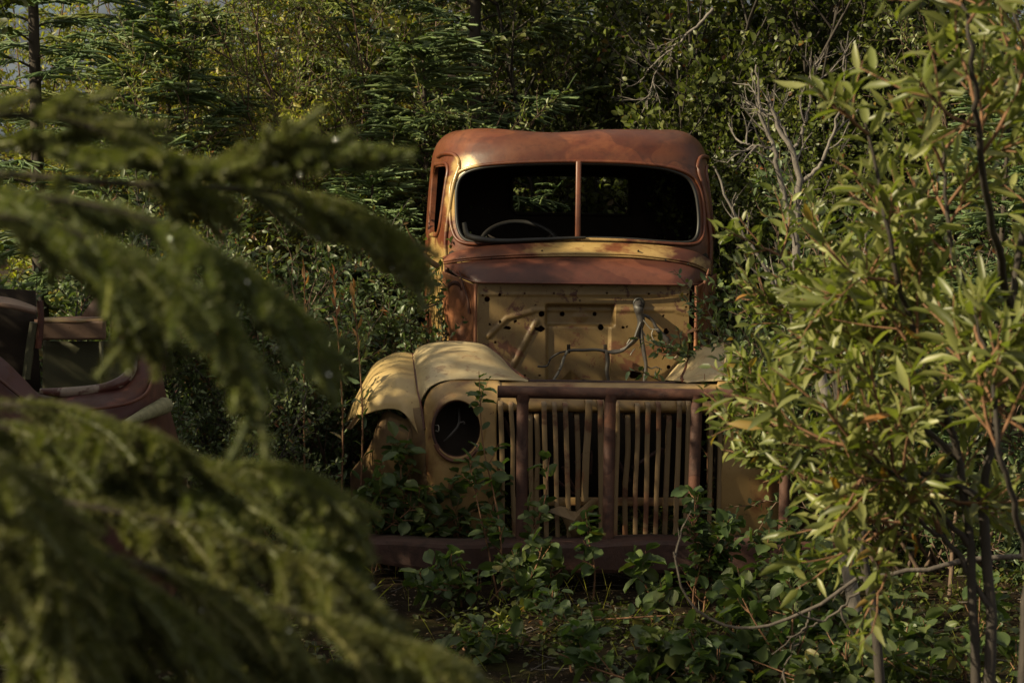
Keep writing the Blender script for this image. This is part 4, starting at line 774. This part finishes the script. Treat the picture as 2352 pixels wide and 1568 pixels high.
def at(px, Y, dz=0.): x = (px - 1176) / F2 * Y; return (x, Y, ground_z(x, Y) + dz)
LF = 'trees behind the left wreck'
for p, px, Y, sc, rz, cat, lab in [
    (SPR[0], 92, 12.6, .86, .3, 'spruce', 'tall blue-green spruce with a bare dark trunk in the top left corner'),
    (SPR[1], 300, 16.0, .95, 1.9, 'spruce', 'sunlit spruce behind and between the corner spruce and the yellow-green willow'),
    (SPR[2], 372, 12.4, 1.18, .9, 'spruce', 'thin young spruce standing in front of the yellow-green willow'),
    (WIL[0], 490, 14.4, .86, .2, 'willow', 'tall yellow-green willow catching the sun, right of the thin young spruce'),
    (SPR[1], 690, 14.6, 1.0, 4.1, 'spruce', 'bushy green spruce rising behind the sunlit willows, left of the truck'),
    (WIL[1], 845, 13.4, 1.0, 2.2, 'willow', 'broad sunlit willow with pale bare shoots left above the truck cab'),
    (WIL[0], 590, 12.8, .62, 3.3, 'willow', 'medium willow in front of the bushy green spruce'),
    (SPR[0], 1088, 13.6, .95, 2.5, 'spruce', 'spruce with a thick dark trunk directly above the left half of the cab roof'),
    (SPR[2], 985, 12.9, 1.1, 5.0, 'spruce', 'low spruce with dense dark boughs touching the left side of the cab'),
    (SPR[2], 850, 12.3, .80, 2.0, 'spruce', 'small dark spruce in shade beside the truck door'),
    (ALD[1], 1180, 16.5, 1.05, 1.0, 'alder', 'alder behind the cab roof, right of the dark spruce trunk'),
    (ALD[0], 1290, 14.2, .95, 3.8, 'alder', 'dark leafy alder above the middle of the cab roof'),
    (ALD[0], 1480, 14.6, 1.06, .7, 'alder', 'dense dark alder with many bare stems above the right half of the roof'),
    (ALD[1], 1660, 13.8, 1.02, 5.2, 'alder', 'dark alder right of the cab roof, behind the dead grey shrub'),
    (ALD[0], 1830, 14.4, 1.05, 2.9, 'alder', 'shaded alder behind the forked dead branches'),
    (ALD[1], 2010, 14.0, 1.0, 4.4, 'alder', 'dark alder between the dead shrub and the near willow'),
    (ALD[0], 2200, 14.2, 1.0, 1.5, 'alder', 'alder at the back behind the near willow at the right'),
    (WIL[1], 2330, 13.2, .95, 5.9, 'willow', 'pale sunlit willow in the top right corner behind the near willow'),
    (SPR[2], 2290, 9.8, .92, 1.1, 'spruce', 'small bright spruce half hidden behind the near willow at the right edge'),
    (ALD[1], 1740, 12.2, .62, .4, 'alder', 'low alder with shaded leaves against the right side of the cab'),
    (WIL[0], 150, 17.5, 1.02, 2.6, 'willow', 'tall yellow-green willow right of the corner spruce trunk, far back'),
    (WIL[1], 400, 18.0, 1.05, 0.6, 'willow', 'far sunlit willow behind the thin young spruce'),
    (WIL[0], 560, 16.8, 1.08, 4.6, 'willow', 'far yellow-green willow left of the bushy green spruce'),
    (WIL[1], 700, 12.6, .80, 1.9, 'willow', 'sunlit willow in front of the bushy green spruce, nearest the cab'),
    (WIL[0], 960, 16.0, 1.15, 3.1, 'willow', 'sunlit willow left of the dark trunk above the cab'),
    (WIL[0], 350, 12.9, .66, 5.1, 'willow', 'leafy willow around the foot of the thin young spruce'),
    (WIL[0], 250, 13.6, .62, 1.3, 'willow', 'low yellow-green willow under the corner spruce boughs'),
    (GRY[0], 520, 11.0, 1.12, .4, 'shrub', 'leafy grey-green shrub between the left wreck and the truck, left one'),
    (GRY[0], 690, 10.9, 1.05, 2.4, 'shrub', 'dense grey-green shrub next to the left fender with glossy leaves'),
    (GRY[1], 470, 9.9, .80, 4.4, 'shrub', 'low grey-green shrub just right of the wreck'),
    (GRY[1], 660, 12.0, 1.45, 5.5, 'shrub', 'taller grey-green shrub behind the two leafy ones left of the truck'),
    (GRY[1], 790, 11.9, 1.2, 1.2, 'shrub', 'shaded shrub behind the left fender'),
    (GRY[0], 1900, 10.8, 1.25, 3.0, 'shrub', 'shaded shrub behind the right fender'),
    (GRY[1], 100, 10.6, 1.5, 2.2, 'shrub', 'dark shrub seen over the window opening of the wreck'),
    (GRY[0], 2120, 9.4, 1.1, 4.7, 'shrub', 'shaded shrub behind the stems of the near willow'),
]:
    p.put(at(px, Y), sc, rz, lab, cat)
# unseen trees past both edges; left ones added to shade the truck and ground
for i, (p, x, y, sc, rz) in enumerate([(ALD[0], -3.35, 7.45, .92, .4), (ALD[1], -3.1, 5.9, .9, 1.4), (SPR[0], -4.5, 9.0, .74, 1.2), (SPR[1], -6.6, 10.0, .8, 2.2), (WIL[1], -4.3, 6.3, .9, 3.0), (SPR[0], -5.9, 7.2, 1.0, 4.0), (WIL[0], -4.2, 5.2, .9, 5.0), (SPR[1], 4.9, 8.2, .9, 1.0), (ALD[0], 4.6, 12.0, .9, 2.0)]):
    p.put((x, y, ground_z(x, y)), sc, rz, ['dark alder', 'leafy alder', 'blue-green spruce', 'green spruce', 'willow', 'blue-green spruce', 'willow', 'green spruce', 'dark alder'][i] + ' standing unseen just outside the ' + ('left' if x < 0 else 'right') + ' edge, ' + ['nearest the wreck', 'between the camera and the wreck', 'second row', 'farther back', 'beside the wreck', 'beyond the wreck', 'nearest the camera', 'near the small spruce', 'at the back'][i], {'s': 'spruce', 'w': 'willow', 'a': 'alder'}[p.kind[0]])

# the deep thicket at the back: one mass
rs = np.random.RandomState(77); tg = Geo(); tw_ = Geo()
w0, l0 = shrub_geo(61, 3.9, .35, 8, 10, 7, 8, .075, .65, T4); w1, l1 = shrub_geo(62, 3.6, .35, 8, 10, 7, 8, .07, .6, T4)
def arr(g): return np.concatenate(g.V), {k: np.concatenate(v) for k, v in g.F.items()}
LA = [arr(l0), arr(l1)]; WA = [arr(w0), arr(w1)]
for j in range(26):
    x = -1.3 + 8.2 * (j % 13) / 12 + rs.randn() * .25; y = 18.5 + 2.6 * (j // 13) + rs.randn() * .5; s_ = rs.uniform(.95, 1.15) * (.80 if j in (2, 3, 15) else 1); a = rs.rand() * 6.3
    if j // 13 == 1 and False: continue
    Rm = np.array(Matrix.Rotation(a, 3, 'Z')); k = j % 2
    for G_, A_ in ((tg, LA), (tw_, WA)):
        V, F = A_[k]; G_.add((V @ Rm.T) * s_ + np.array([x, y, 0]), *F.values())
me = tg.mesh('thicket'); wm_ = tw_.mesh('w')
o = link('thicket', me, ML['alder']); tag(o, 'dense mass of leafy alder and willow thicket far behind the truck', 'thicket', kind='stuff')
o = link('thicket_stems', wm_, MB_['dark']); o.parent = bpy.data.objects['thicket']

# ------------------------------------------------------------------ traced woody plants
def limb(pts, n=26):
    Y = None; out = []
    for q in pts:
        Y = q[2] if len(q) > 2 else Y; out.append(np.array(P(q[0], q[1], Y)))
    return crom(out, n)
def rel(A, e): return A - np.array(e.location)
def traced(kind, basepx, Y, label, cat, limbs, radii, bark, leafm, rs, lv):
    e = empty(kind, at(basepx, Y)); tag(e, label, cat); w = Geo(); g = Geo(); n = 26
    dx = 32 if kind == 'willow_bush' else 0; limbs = [[(q[0] + dx, *q[1:]) for q in l] for l in limbs]; PP = np.stack([rel(limb(l, n), e) for l in limbs]); PP = PP + rs.randn(*PP.shape) * .003
    rr = np.stack([np.linspace(a, b, n) for a, b in radii]); w.add(*tubes(PP, rr, 8)); twb = Geo(); lv(w if 'dead' in kind else twb, g, PP, rs)
    if twb.n: twb.build('twigs', MB_['red'], e, 80)
    w.build('stems', MB_[bark], e, 80)
    if g.n: g.build('foliage', ML[leafm], e)
    return e
def lv_willow(n1, l1, n2, l2, per, L, ratio, t0=.25, tm=T8):
    def f(w, g, PP, rs):
        b, _ = grow(rs, PP, n1, t0, 1, l1, .8, .10, 6, .14, .2); w.add(*tubes(b, taper(len(b), 6, .0045, .002), 5))
        c, _ = grow(rs, b, n2, .15, .95, l2, .65, .06, 4, .12); w.add(*tubes(c, taper(len(c), 4, .0025, .0012), 4))
        leafy(g, rs, c, per, L, ratio, tm, fwd=.55, jit=.22, upn=.5); leafy(g, rs, b[:, 2:], per, L, ratio, tm, fwd=.55, jit=.22, upn=.5); leafy(g, rs, PP[:, -5:], per, L, ratio, tm, fwd=.6, jit=.2, upn=.5)
    return f
rs = np.random.RandomState(101)
traced('willow_bush', 2215, 4.9, 'near willow with long narrow leaves filling the right side of the view', 'willow', [
    [(2225, 1760, 4.9), (2205, 1450), (2190, 1250), (2170, 1050), (2120, 900, 4.8), (2060, 750), (2010, 560, 4.7), (1985, 400), (1962, 285)],
    [(2235, 1760, 4.9), (2242, 1400), (2232, 1150), (2268, 900), (2300, 650), (2332, 400), (2345, 200), (2300, 40), (2280, -60)],
    [(2195, 1250, 4.9), (2080, 1130, 4.8), (1990, 1065, 4.7), (1950, 1045), (1910, 1020)],
    [(2170, 1050, 4.9), (2050, 960), (2000, 900, 5), (1950, 830), (1920, 770)],
    [(2262, 930, 4.9), (2200, 720), (2165, 600), (2140, 450), (2135, 330)],
    [(2290, 700, 4.9), (2240, 480, 4.5), (2215, 300, 4.3), (2200, 120, 4.2), (2170, -40)],
    [(2232, 1150, 4.9), (2110, 1085), (2070, 1130), (2050, 1190), (2030, 1240)],
    [(2310, 1760, 4.6), (2330, 1300), (2352, 1000), (2400, 700), (2420, 400)],
    [(2330, 1300, 4.6), (2270, 1050, 4.4), (2240, 850), (2200, 700)],
    [(2268, 900, 4.9), (2330, 780), (2400, 650), (2440, 500)],
    [(2050, 960, 4.9), (2020, 820), (1975, 700), (1950, 640)],
    [(2242, 1400, 4.9), (2150, 1250), (2060, 1180), (1990, 1050)],
    ], [(.013, .003), (.015, .003), (.008, .002), (.010, .003), (.010, .003), (.010, .003), (.010, .003), (.012, .004), (.008, .002), (.008, .002), (.006, .002), (.008, .003)], 'dark', 'willow', rs, lv_willow(8, .26, 4, .14, 7, .076, .27, .32))
traced('willow_bush', 1985, 5.9, 'smaller-leaved willow leaning over the right fender of the truck', 'willow', [
    [(1995, 1640, 5.9), (1975, 1400), (1950, 1250), (1935, 1100), (1890, 960), (1890, 840), (1830, 720), (1770, 620), (1745, 555)],
    [(1935, 1100, 5.9), (1870, 1025), (1800, 990), (1750, 975), (1715, 960)],
    [(1890, 960, 5.9), (1910, 880), (1870, 790), (1850, 720)],
    [(1950, 1250, 5.9), (1870, 1130), (1820, 1080), (1770, 1060)],
    [(1890, 960, 5.9), (1880, 800), (1900, 650), (1880, 600)],
    [(1935, 1100, 5.9), (1990, 980), (2040, 900), (2100, 700)]],
    [(.015, .003), (.006, .002), (.006, .002), (.006, .002), (.006, .002), (.006, .002)], 'dark', 'willow', rs, lv_willow(8, .18, 4, .11, 8, .046, .40, .38))
# dead grey shrub
def lv_bare(n1, l1, n2, l2):
    def f(w, g, PP, rs):
        b, _ = grow(rs, PP, n1, .3, .98, l1, .6, .08, 6, .16, .3); w.add(*tubes(b, taper(len(b), 6, .004, .0018), 5))
        c, _ = grow(rs, b, n2, .3, .98, l2, .6, .05, 4, .15); w.add(*tubes(c, taper(len(c), 4, .002, .001), 3))
    return f
traced('dead_shrub', 1960, 7.6, 'dead grey shrub with forked leafless branches right of the cab', 'dead shrub', [
    [(1960, 1400, 7.6), (1930, 1150), (1900, 950), (1885, 860), (1850, 720), (1832, 600), (1825, 540), (1838, 430), (1822, 350), (1790, 300), (1772, 250)],
    [(1838, 420, 7.6), (1880, 385), (1905, 330), (1935, 230), (1940, 160)], [(1825, 545, 7.6), (1795, 430), (1778, 350), (1745, 250), (1738, 150)],
    [(1822, 350, 7.6), (1845, 290), (1862, 220), (1860, 130)], [(1780, 345, 7.6), (1740, 335), (1702, 330)], [(1822, 350, 7.6), (1800, 300), (1780, 260), (1765, 235)],
    [(1900, 950, 7.6), (1830, 760), (1760, 620), (1700, 520), (1650, 400), (1640, 380)], [(1885, 860, 7.6), (1930, 700), (1960, 600), (2020, 560)]],
    [(.026, .006), (.009, .002), (.012, .003), (.008, .002), (.006, .002), (.006, .002), (.010, .002), (.008, .002)], 'grey', 'grey', rs, lv_bare(6, .16, 3, .07))
traced('dead_branch', 2300, 6.3, 'long bare arching branch sweeping low across the ground at the lower right', 'branch', [
    [(2420, 1285, 6.3), (2270, 1278), (2177, 1296), (2060, 1312), (1969, 1332), (1864, 1398), (1771, 1434), (1680, 1440), (1600, 1400), (1560, 1330), (1550, 1270)],
    [(2000, 1325, 6.3), (1960, 1370), (1900, 1420), (1840, 1450), (1770, 1500)], [(1864, 1398, 6.3), (1840, 1460), (1800, 1540), (1780, 1600)]],
    [(.009, .0025), (.005, .0018), (.004, .0015)], 'mid', 'grey', rs, lv_bare(3, .14, 2, .06))
traced('dead_branch', 1600, 13.0, 'pale silvery dead twigs hanging above the right end of the cab roof', 'branch', [
    [(1640, 20, 12.8), (1590, 70), (1545, 110), (1500, 150), (1470, 190)], [(1545, 110, 12.8), (1510, 160), (1490, 220), (1480, 250)]], [(.010, .003), (.005, .002)], 'grey', 'grey', rs, lv_bare(8, .2, 4, .10))

# ------------------------------------------------------------------ saplings in front of the truck
def sapling(bpx, Y, tpx, tpy, label, seed, n1=7, L=.075, bush=1, l1=.14, wid=0.04, group=None, per=5):
    rs = np.random.RandomState(seed); e = empty('alder_sapling', at(bpx, Y)); tag(e, label, 'sapling', group); b0 = np.zeros(3); top = np.array(P(tpx, tpy, Y)) - np.array(e.location)
    st = []
    for j in range(bush):
        f = 1 if j == 0 else rs.uniform(.45, .85); o_ = np.array([rs.randn() * wid, rs.randn() * wid, 0]) if j else np.zeros(3); s2 = np.array([rs.randn() * wid * 2.2, rs.randn() * wid * 1.5, 0]) if j else 0
        st.append(crom([b0 + o_ * .5 - Z * .03, top * f * .35 + o_ + rs.randn(3) * .012, top * f * .7 + o_ + s2 * .6 + rs.randn(3) * .012, top * f + o_ + s2], 14))
    st = np.stack(st); w = Geo().add(*tubes(st, taper(bush, 14, .0055, .0018), 6)); g = Geo()
    b, _ = grow(rs, st, n1, .18, .92, l1, .75, .14, 5, .12, .3); w.add(*tubes(b, taper(len(b), 5, .0028, .0012), 4))
    leafy(g, rs, b, per, L, .68, TH_, .25, .35, .72, .25, .1); leafy(g, rs, st[:, 4:], 7, L * .9, .66, TH_, .05, .45, .6, .25)
    w.build('stem', MB_['red'], e, 80); g.build('foliage', ML['sapling'], e, 80); return e
sapling(1155, 9.0, 1100, 852, 'tallest alder sapling, rising in front of the left headlight and pipe guard', 1, 9, .066, 2, .11, .03)
sapling(1190, 9.05, 1262, 1045, 'slim sapling leaning right in front of the left grille bars', 2, 6, .07, 2, .10, .03)
sapling(905, 9.62, 942, 985, 'bushy sapling behind the left end of the bumper below the torn fender', 3, 8, .080, 5, .15, .09)
sapling(850, 9.55, 880, 1060, 'round-leaved seedling clump at the very left end of the bumper', 4, 6, .080, 4, .13, .08)
sapling(1060, 9.55, 1030, 1110, 'small sapling below the left headlight, behind the bumper', 5, 6, .075, 2, .14, .05)
sapling(1120, 9.5, 1150, 1090, 'sapling between the left headlight and the first guard post', 6, 6, .075, 2, .12, .05)
sapling(1362, 8.9, 1345, 1175, 'single small alder shoot in front of the middle of the bumper', 7, 4, .085, 1, .08, .01)
sapling(1600, 8.85, 1605, 1130, 'leafy sapling in front of the right guard post', 8, 11, .068, 4, .13, .045)
sapling(1820, 8.7, 1815, 1190, 'sapling in front of the right end of the bumper', 10, 9, .075, 4, .14, .06)
sapling(1060, 8.8, 1035, 1275, 'low seedling clump in front of the bumper, below the left headlight', 12, 6, .075, 4, .12, .06)
sapling(1200, 8.75, 1245, 1255, 'low seedling clump in front of the bumper, below the first guard post', 13, 6, .075, 4, .12, .06)
sapling(1500, 8.6, 1460, 1270, 'seedling with pointed leaves in front of the bumper, left of the leafy sapling', 14, 5, .08, 2, .10, .05)
sapling(1700, 8.3, 1720, 1330, 'seedling clump on the ground under the arching bare branch', 15, 5, .075, 3, .12, .08)
sapling(1880, 8.2, 1890, 1240, 'seedling clump right of the bumper, beside the willow stems', 16, 8, .075, 5, .14, .09)
sapling(1820, 7.3, 1815, 1320, 'seedling with large ribbed leaves in front of the willow stems', 17, 5, .085, 3, .12, .05)
sapling(1500, 7.35, 1490, 1470, 'seedling with a bright folded leaf near the bottom edge', 18, 5, .085, 3, .10, .06)
sapling(1340, 7.6, 1335, 1440, 'small seedling alone on the bare soil, lower middle', 19, 4, .07, 2, .07, .03)
sapling(1630, 7.2, 1620, 1460, 'broad seedling clump at the bottom edge right of the middle', 20, 6, .085, 5, .12, .09)
sapling(1110, 7.9, 1100, 1450, 'seedling half hidden by the tip of the near spruce bough', 21, 5, .07, 4, .10, .08)
sapling(2080, 7.4, 2060, 1380, 'seedling clump under the near willow, left side', 22, 7, .07, 5, .13, .10)
sapling(2240, 7.2, 2250, 1330, 'seedling clump under the near willow, right side', 23, 7, .07, 5, .13, .10)
sapling(1960, 6.9, 1950, 1430, 'seedling clump at the bottom edge under the near willow', 24, 7, .07, 6, .13, .10)
sapling(1280, 8.4, 1270, 1350, 'dark seedling clump in the shade under the middle of the bumper', 25, 4, .055, 3, .10, .08)
sapling(1630, 9.75, 1618, 858, 'thin twiggy shoot rising above the right end of the pipe guard', 26, 6, .03, 2, .06, .02)
def redtip(px, Y, tx, ty, lab, seed):
    rs = np.random.RandomState(seed); e = empty('willow_shoot', at(px, Y)); tag(e, lab, 'shoot'); top = np.array(P(tx, ty, Y)) - np.array(e.location)
    st = crom([np.zeros(3), top * .5 + rs.randn(3) * .02, top], 16)[None]; w = Geo().add(*tubes(st, taper(1, 16, .007, .002), 5)); g = Geo(); r = Geo()
    leafy(g, rs, st[:, :12], 16, .07, .35, T8, .4, .6, .3, .15); leafy(r, rs, st[:, 11:], 9, .07, .28, T8, .1, .8, .2, .1)
    w.build('stem', MB_['red'], e); g.build('foliage', ML['grey'], e); r.build('tip_leaves', ML['red'], e)
redtip(775, 9.9, 765, 625, 'upright shoot with orange-red tip leaves left of the truck, tallest', 1)
redtip(700, 9.9, 700, 612, 'upright shoot with reddish tip leaves, leftmost of three', 2)
redtip(815, 9.8, 812, 658, 'upright shoot with reddish tip leaves, nearest the truck', 3)

# ------------------------------------------------------------------ ground cover (uncountable)
rs = np.random.RandomState(55); n = 10500; x = rs.uniform(-3.2, 3.6, n); y = rs.uniform(6.6, 14, n) ; clump = np.sin(x * 2.3 + 1) * np.cos(y * 2.9) + .5 * np.sin(x * 6.1 + y * 4) 
right = np.clip((x - .2) / 1.6, -.8, .9) - 1.2 * ((y > 8.7) & (y < 9.7) & (x > -.9) & (x < 1.6)) + .5 * (y < 8.3); keep = (clump + right + rs.randn(n) * .35) > .12; x, y = x[keep], y[keep]; n = len(x)
zz = np.array([ground_z(a, b_) for a, b_ in zip(x, y)]); bp_ = np.stack([x, y, zz], -1); hgt = rs.uniform(.015, .085, n)
st = np.stack([bp_ + np.array([0, 0, 1.]) * hgt[:, None] * t + rs.randn(n, 3) * .012 * t for t in (0, .5, 1)], 1)
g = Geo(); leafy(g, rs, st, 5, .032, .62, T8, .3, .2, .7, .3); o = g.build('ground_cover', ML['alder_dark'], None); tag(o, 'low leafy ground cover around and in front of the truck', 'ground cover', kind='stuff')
n = 2600; x = rs.uniform(-3, 3.5, n); y = rs.uniform(6.5, 13, n); b0 = np.stack([x, y, np.array([ground_z(a, b_) for a, b_ in zip(x, y)])], -1); d = norm(np.stack([rs.randn(n) * .5, rs.randn(n) * .5, np.ones(n)], -1)); L_ = rs.uniform(.04, .16, n)[:, None]
sd = norm(np.cross(d, rs.randn(n, 3))) * .0012; V = np.stack([b0 - sd, b0 + sd, b0 + d * L_ * .6 + sd * .6, b0 + d * L_ + np.array([0, 0, -.2]) * L_ * .5], 1)
tag(Geo().add(V.reshape(-1, 3), np.arange(4 * n).reshape(-1, 4)).build('grass', ML['birch'], None), 'thin grass blades on the soil', 'grass', kind='stuff')
n = 26000; x = rs.uniform(-3, 3.5, n); y = 6.5 + 8 * rs.rand(n) ** 1.6; b0 = np.stack([x, y, np.array([ground_z(a, b_) for a, b_ in zip(x, y)]) + .004], -1); an = rs.rand(n) * 6.3; d = norm(np.stack([np.cos(an), np.sin(an), rs.randn(n) * .3], -1)); up = Z + rs.randn(n, 3) * .35; nr = norm(up - (up * d).sum(-1, keepdims=True) * d)
g = Geo(); put_leaves(g, b0, d, nr, rs.uniform(.006, .026, n), rs.uniform(.004, .012, n), T4)
m_ = leafmat('dead_leaf', [(0, (.05, .028, .012)), (.5, (.11, .065, .028)), (.85, (.17, .12, .055)), (1, (.28, .24, .16))], .1, .6); tag(g.build('leaf_litter', m_, None), 'scattered dead leaves and twigs on the soil', 'leaf litter', kind='stuff')

n = 420; x = rs.uniform(-3, 3.5, n); y = rs.uniform(6.6, 11, n); b0 = np.stack([x, y, np.array([ground_z(a, b_) for a, b_ in zip(x, y)]) + .006], -1); an = rs.rand(n) * 6.3
d = norm(np.stack([np.cos(an), np.sin(an), np.abs(rs.randn(n)) * .12], -1)); L_ = rs.uniform(.05, .32, n)[:, None]; pth = np.stack([b0 + d * L_ * t + rs.randn(n, 3) * .008 * t for t in (0, .33, .66, 1)], 1)
tag(Geo().add(*tubes(pth, taper(n, 4, .0035, .0015), 4)).build('fallen_twigs', MB_['mid']), 'thin dead twigs littering the soil', 'twigs', kind='stuff')

# ------------------------------------------------------------------ the near spruce at the left
rs = np.random.RandomState(200)
ns = empty('spruce_tree', (-1.55, 2.2, 0)); tag(ns, 'near spruce whose blurred boughs cover the left side of the view', 'spruce'); NO = np.array(ns.location)
tr = np.array([[0, 0, -.05], [.03, .02, .8], [-.02, 0, 1.7], [.02, .02, 2.6], [0, 0, 3.4]]); Geo().add(*tubes(crom(tr, 20)[None], taper(1, 20, .07, .02), 12)).build('trunk', MB_['spruce'], ns, 80)
BOUGHS = [  # (px,py,Y) limb paths; first point is at the trunk side
 ([(-420, 330, 2.2), (-100, 275, 2.3), (100, 268), (230, 300), (340, 350), (420, 395), (520, 390), (640, 345)], .10, 'u'),
 ([(-420, 330, 2.2), (-60, 330, 2.3), (150, 350), (330, 385), (480, 410), (600, 405), (720, 375), (838, 378)], .11, 'u'),
 ([(-420, 380, 2.2), (0, 400, 2.4), (250, 420), (450, 430), (620, 440), (760, 470), (850, 510), (930, 552)], .12, 'd'),
 ([(-420, 420, 2.2), (-50, 440, 2.1), (200, 470), (380, 520), (520, 600), (640, 690), (735, 765)], .12, 'd'),
 ([(-420, 420, 2.2), (-100, 480, 2.0), (120, 520), (280, 580), (420, 660), (520, 740), (560, 830)], .12, 'd'),
 ([(-420, 450, 2.2), (-120, 480, 2.1), (60, 510), (190, 560), (280, 620), (320, 690)], .10, 'd'),
 ([(-420, 960, 2.2), (-100, 930, 2.3), (80, 935), (230, 970), (350, 1010), (430, 1050)], .11, 'd'),
 ([(-420, 1000, 2.2), (-60, 980, 2.3), (180, 1010), (380, 1055), (540, 1075), (680, 1090), (778, 1145)], .13, 'd'),
 ([(-420, 1040, 2.2), (0, 1060, 2.3), (280, 1110), (500, 1150), (660, 1170), (760, 1210), (812, 1285)], .13, 'd'),
 ([(-420, 1080, 2.2), (0, 1130, 2.2), (300, 1180), (520, 1230), (700, 1290), (800, 1340), (850, 1400)], .13, 'd'),
 ([(-420, 1150, 2.2), (0, 1220, 2.1), (300, 1290), (560, 1370), (760, 1430), (900, 1480), (1000, 1505)], .13, 'd'),
 ([(-420, 1200, 2.2), (0, 1330, 2.1), (300, 1420), (580, 1500), (800, 1540), (950, 1570), (1060, 1620)], .13, 'd'),
 ([(-420, 1250, 2.2), (-100, 1420, 2.0), (200, 1520), (450, 1600), (700, 1660)], .13, 'd'),
 ([(-420, 1080, 2.2), (-100, 1150, 2.0), (100, 1230), (280, 1320), (420, 1430), (520, 1540)], .13, 'd'),
 ([(-420, 980, 2.1), (-200, 1000, 1.9), (-40, 1050), (80, 1140), (140, 1260), (150, 1400)], .13, 'd'),
 ([(-420, 1100, 2.1), (-100, 1200, 1.9), (60, 1330), (180, 1450), (260, 1580)], .13, 'd'),
 ([(-420, 1000, 2.3), (0, 1010, 2.5), (220, 1080), (360, 1180), (440, 1300), (480, 1400)], .13, 'd'),
 ([(-420, 1100, 2.3), (100, 1150, 2.5), (380, 1220), (540, 1320), (640, 1430), (700, 1530)], .13, 'd'),
 ([(-420, 1020, 2.2), (-150, 1060, 2.0), (20, 1120), (150, 1220), (230, 1330), (260, 1450)], .13, 'd'),
]
for i, (pts, l1, md_) in enumerate(BOUGHS):
    n = 30; pp = limb(pts, n)[None] - NO; w = Geo().add(*tubes(pp, taper(1, n, .0045, .0018), 7)); g = Geo()
    dn = md_ == 'd'
    lat, t = grow(rs, pp, 21 if i < 7 else 26, .04, .98, l1 * 1.0, .66, -.075 if dn else .03, 8, .045, .2, flat=.8, dz=-.22 if dn else .08)
    l2, _ = grow(rs, lat, 2, .12, .6, .062, .62, -.05 if dn else .02, 6, .05, .3, flat=.75)
    tip = pp[:, 19:]
    needles(g, rs, lat, 560, .0165, .0014, .42); needles(g, rs, l2, 290, .0150, .0014, .42); needles(g, rs, pp[:, 2:], 2600, .0125, .0014, .5); needles(g, rs, tip, 1500, .0175, .0014, .6)
    g.add(*tubes(lat, taper(len(lat), 8, .0042, .003), 6)).add(*tubes(l2, taper(len(l2), 6, .0038, .0028), 6)).add(*tubes(tip, taper(1, 11, .004, .003), 6))
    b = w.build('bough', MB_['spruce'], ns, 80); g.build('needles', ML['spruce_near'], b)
    if i in (0, 1, 2, 3, 4, 5, 6, 8, 10):                        # rain drops caught in the needles
        q, _ = interp_path(lat, rs.randint(0, len(lat), 10), rs.uniform(.3, .99, 10)); dm = Geo()
        u = np.linspace(0, np.pi, 5); v = np.linspace(0, 2 * np.pi, 7)[:-1]
        sph = np.array([[math.sin(a) * math.cos(c_), math.sin(a) * math.sin(c_), math.cos(a)] for c_ in v for a in u])
        for c_ in q: dm.add(sph * .0025 + c_ + rs.randn(3) * .006 - np.array([0, 0, .004]), grid_faces(6, 5, True))
        if 'drop' not in M:
            mm, nt, out = newmat('water_drop'); bb = N(nt, 'BsdfPrincipled', Roughness=.12); bb.inputs['Base Color'].default_value = (.55, .55, .5, 1); bb.inputs['Specular IOR Level'].default_value = 1.0; bb.inputs['Metallic'].default_value = .8; nt.links.new(bb.outputs[0], out.inputs['Surface']); M['drop'] = mm
        o = dm.build('rain_drops', M['drop'], b); o['kind'] = 'stuff'
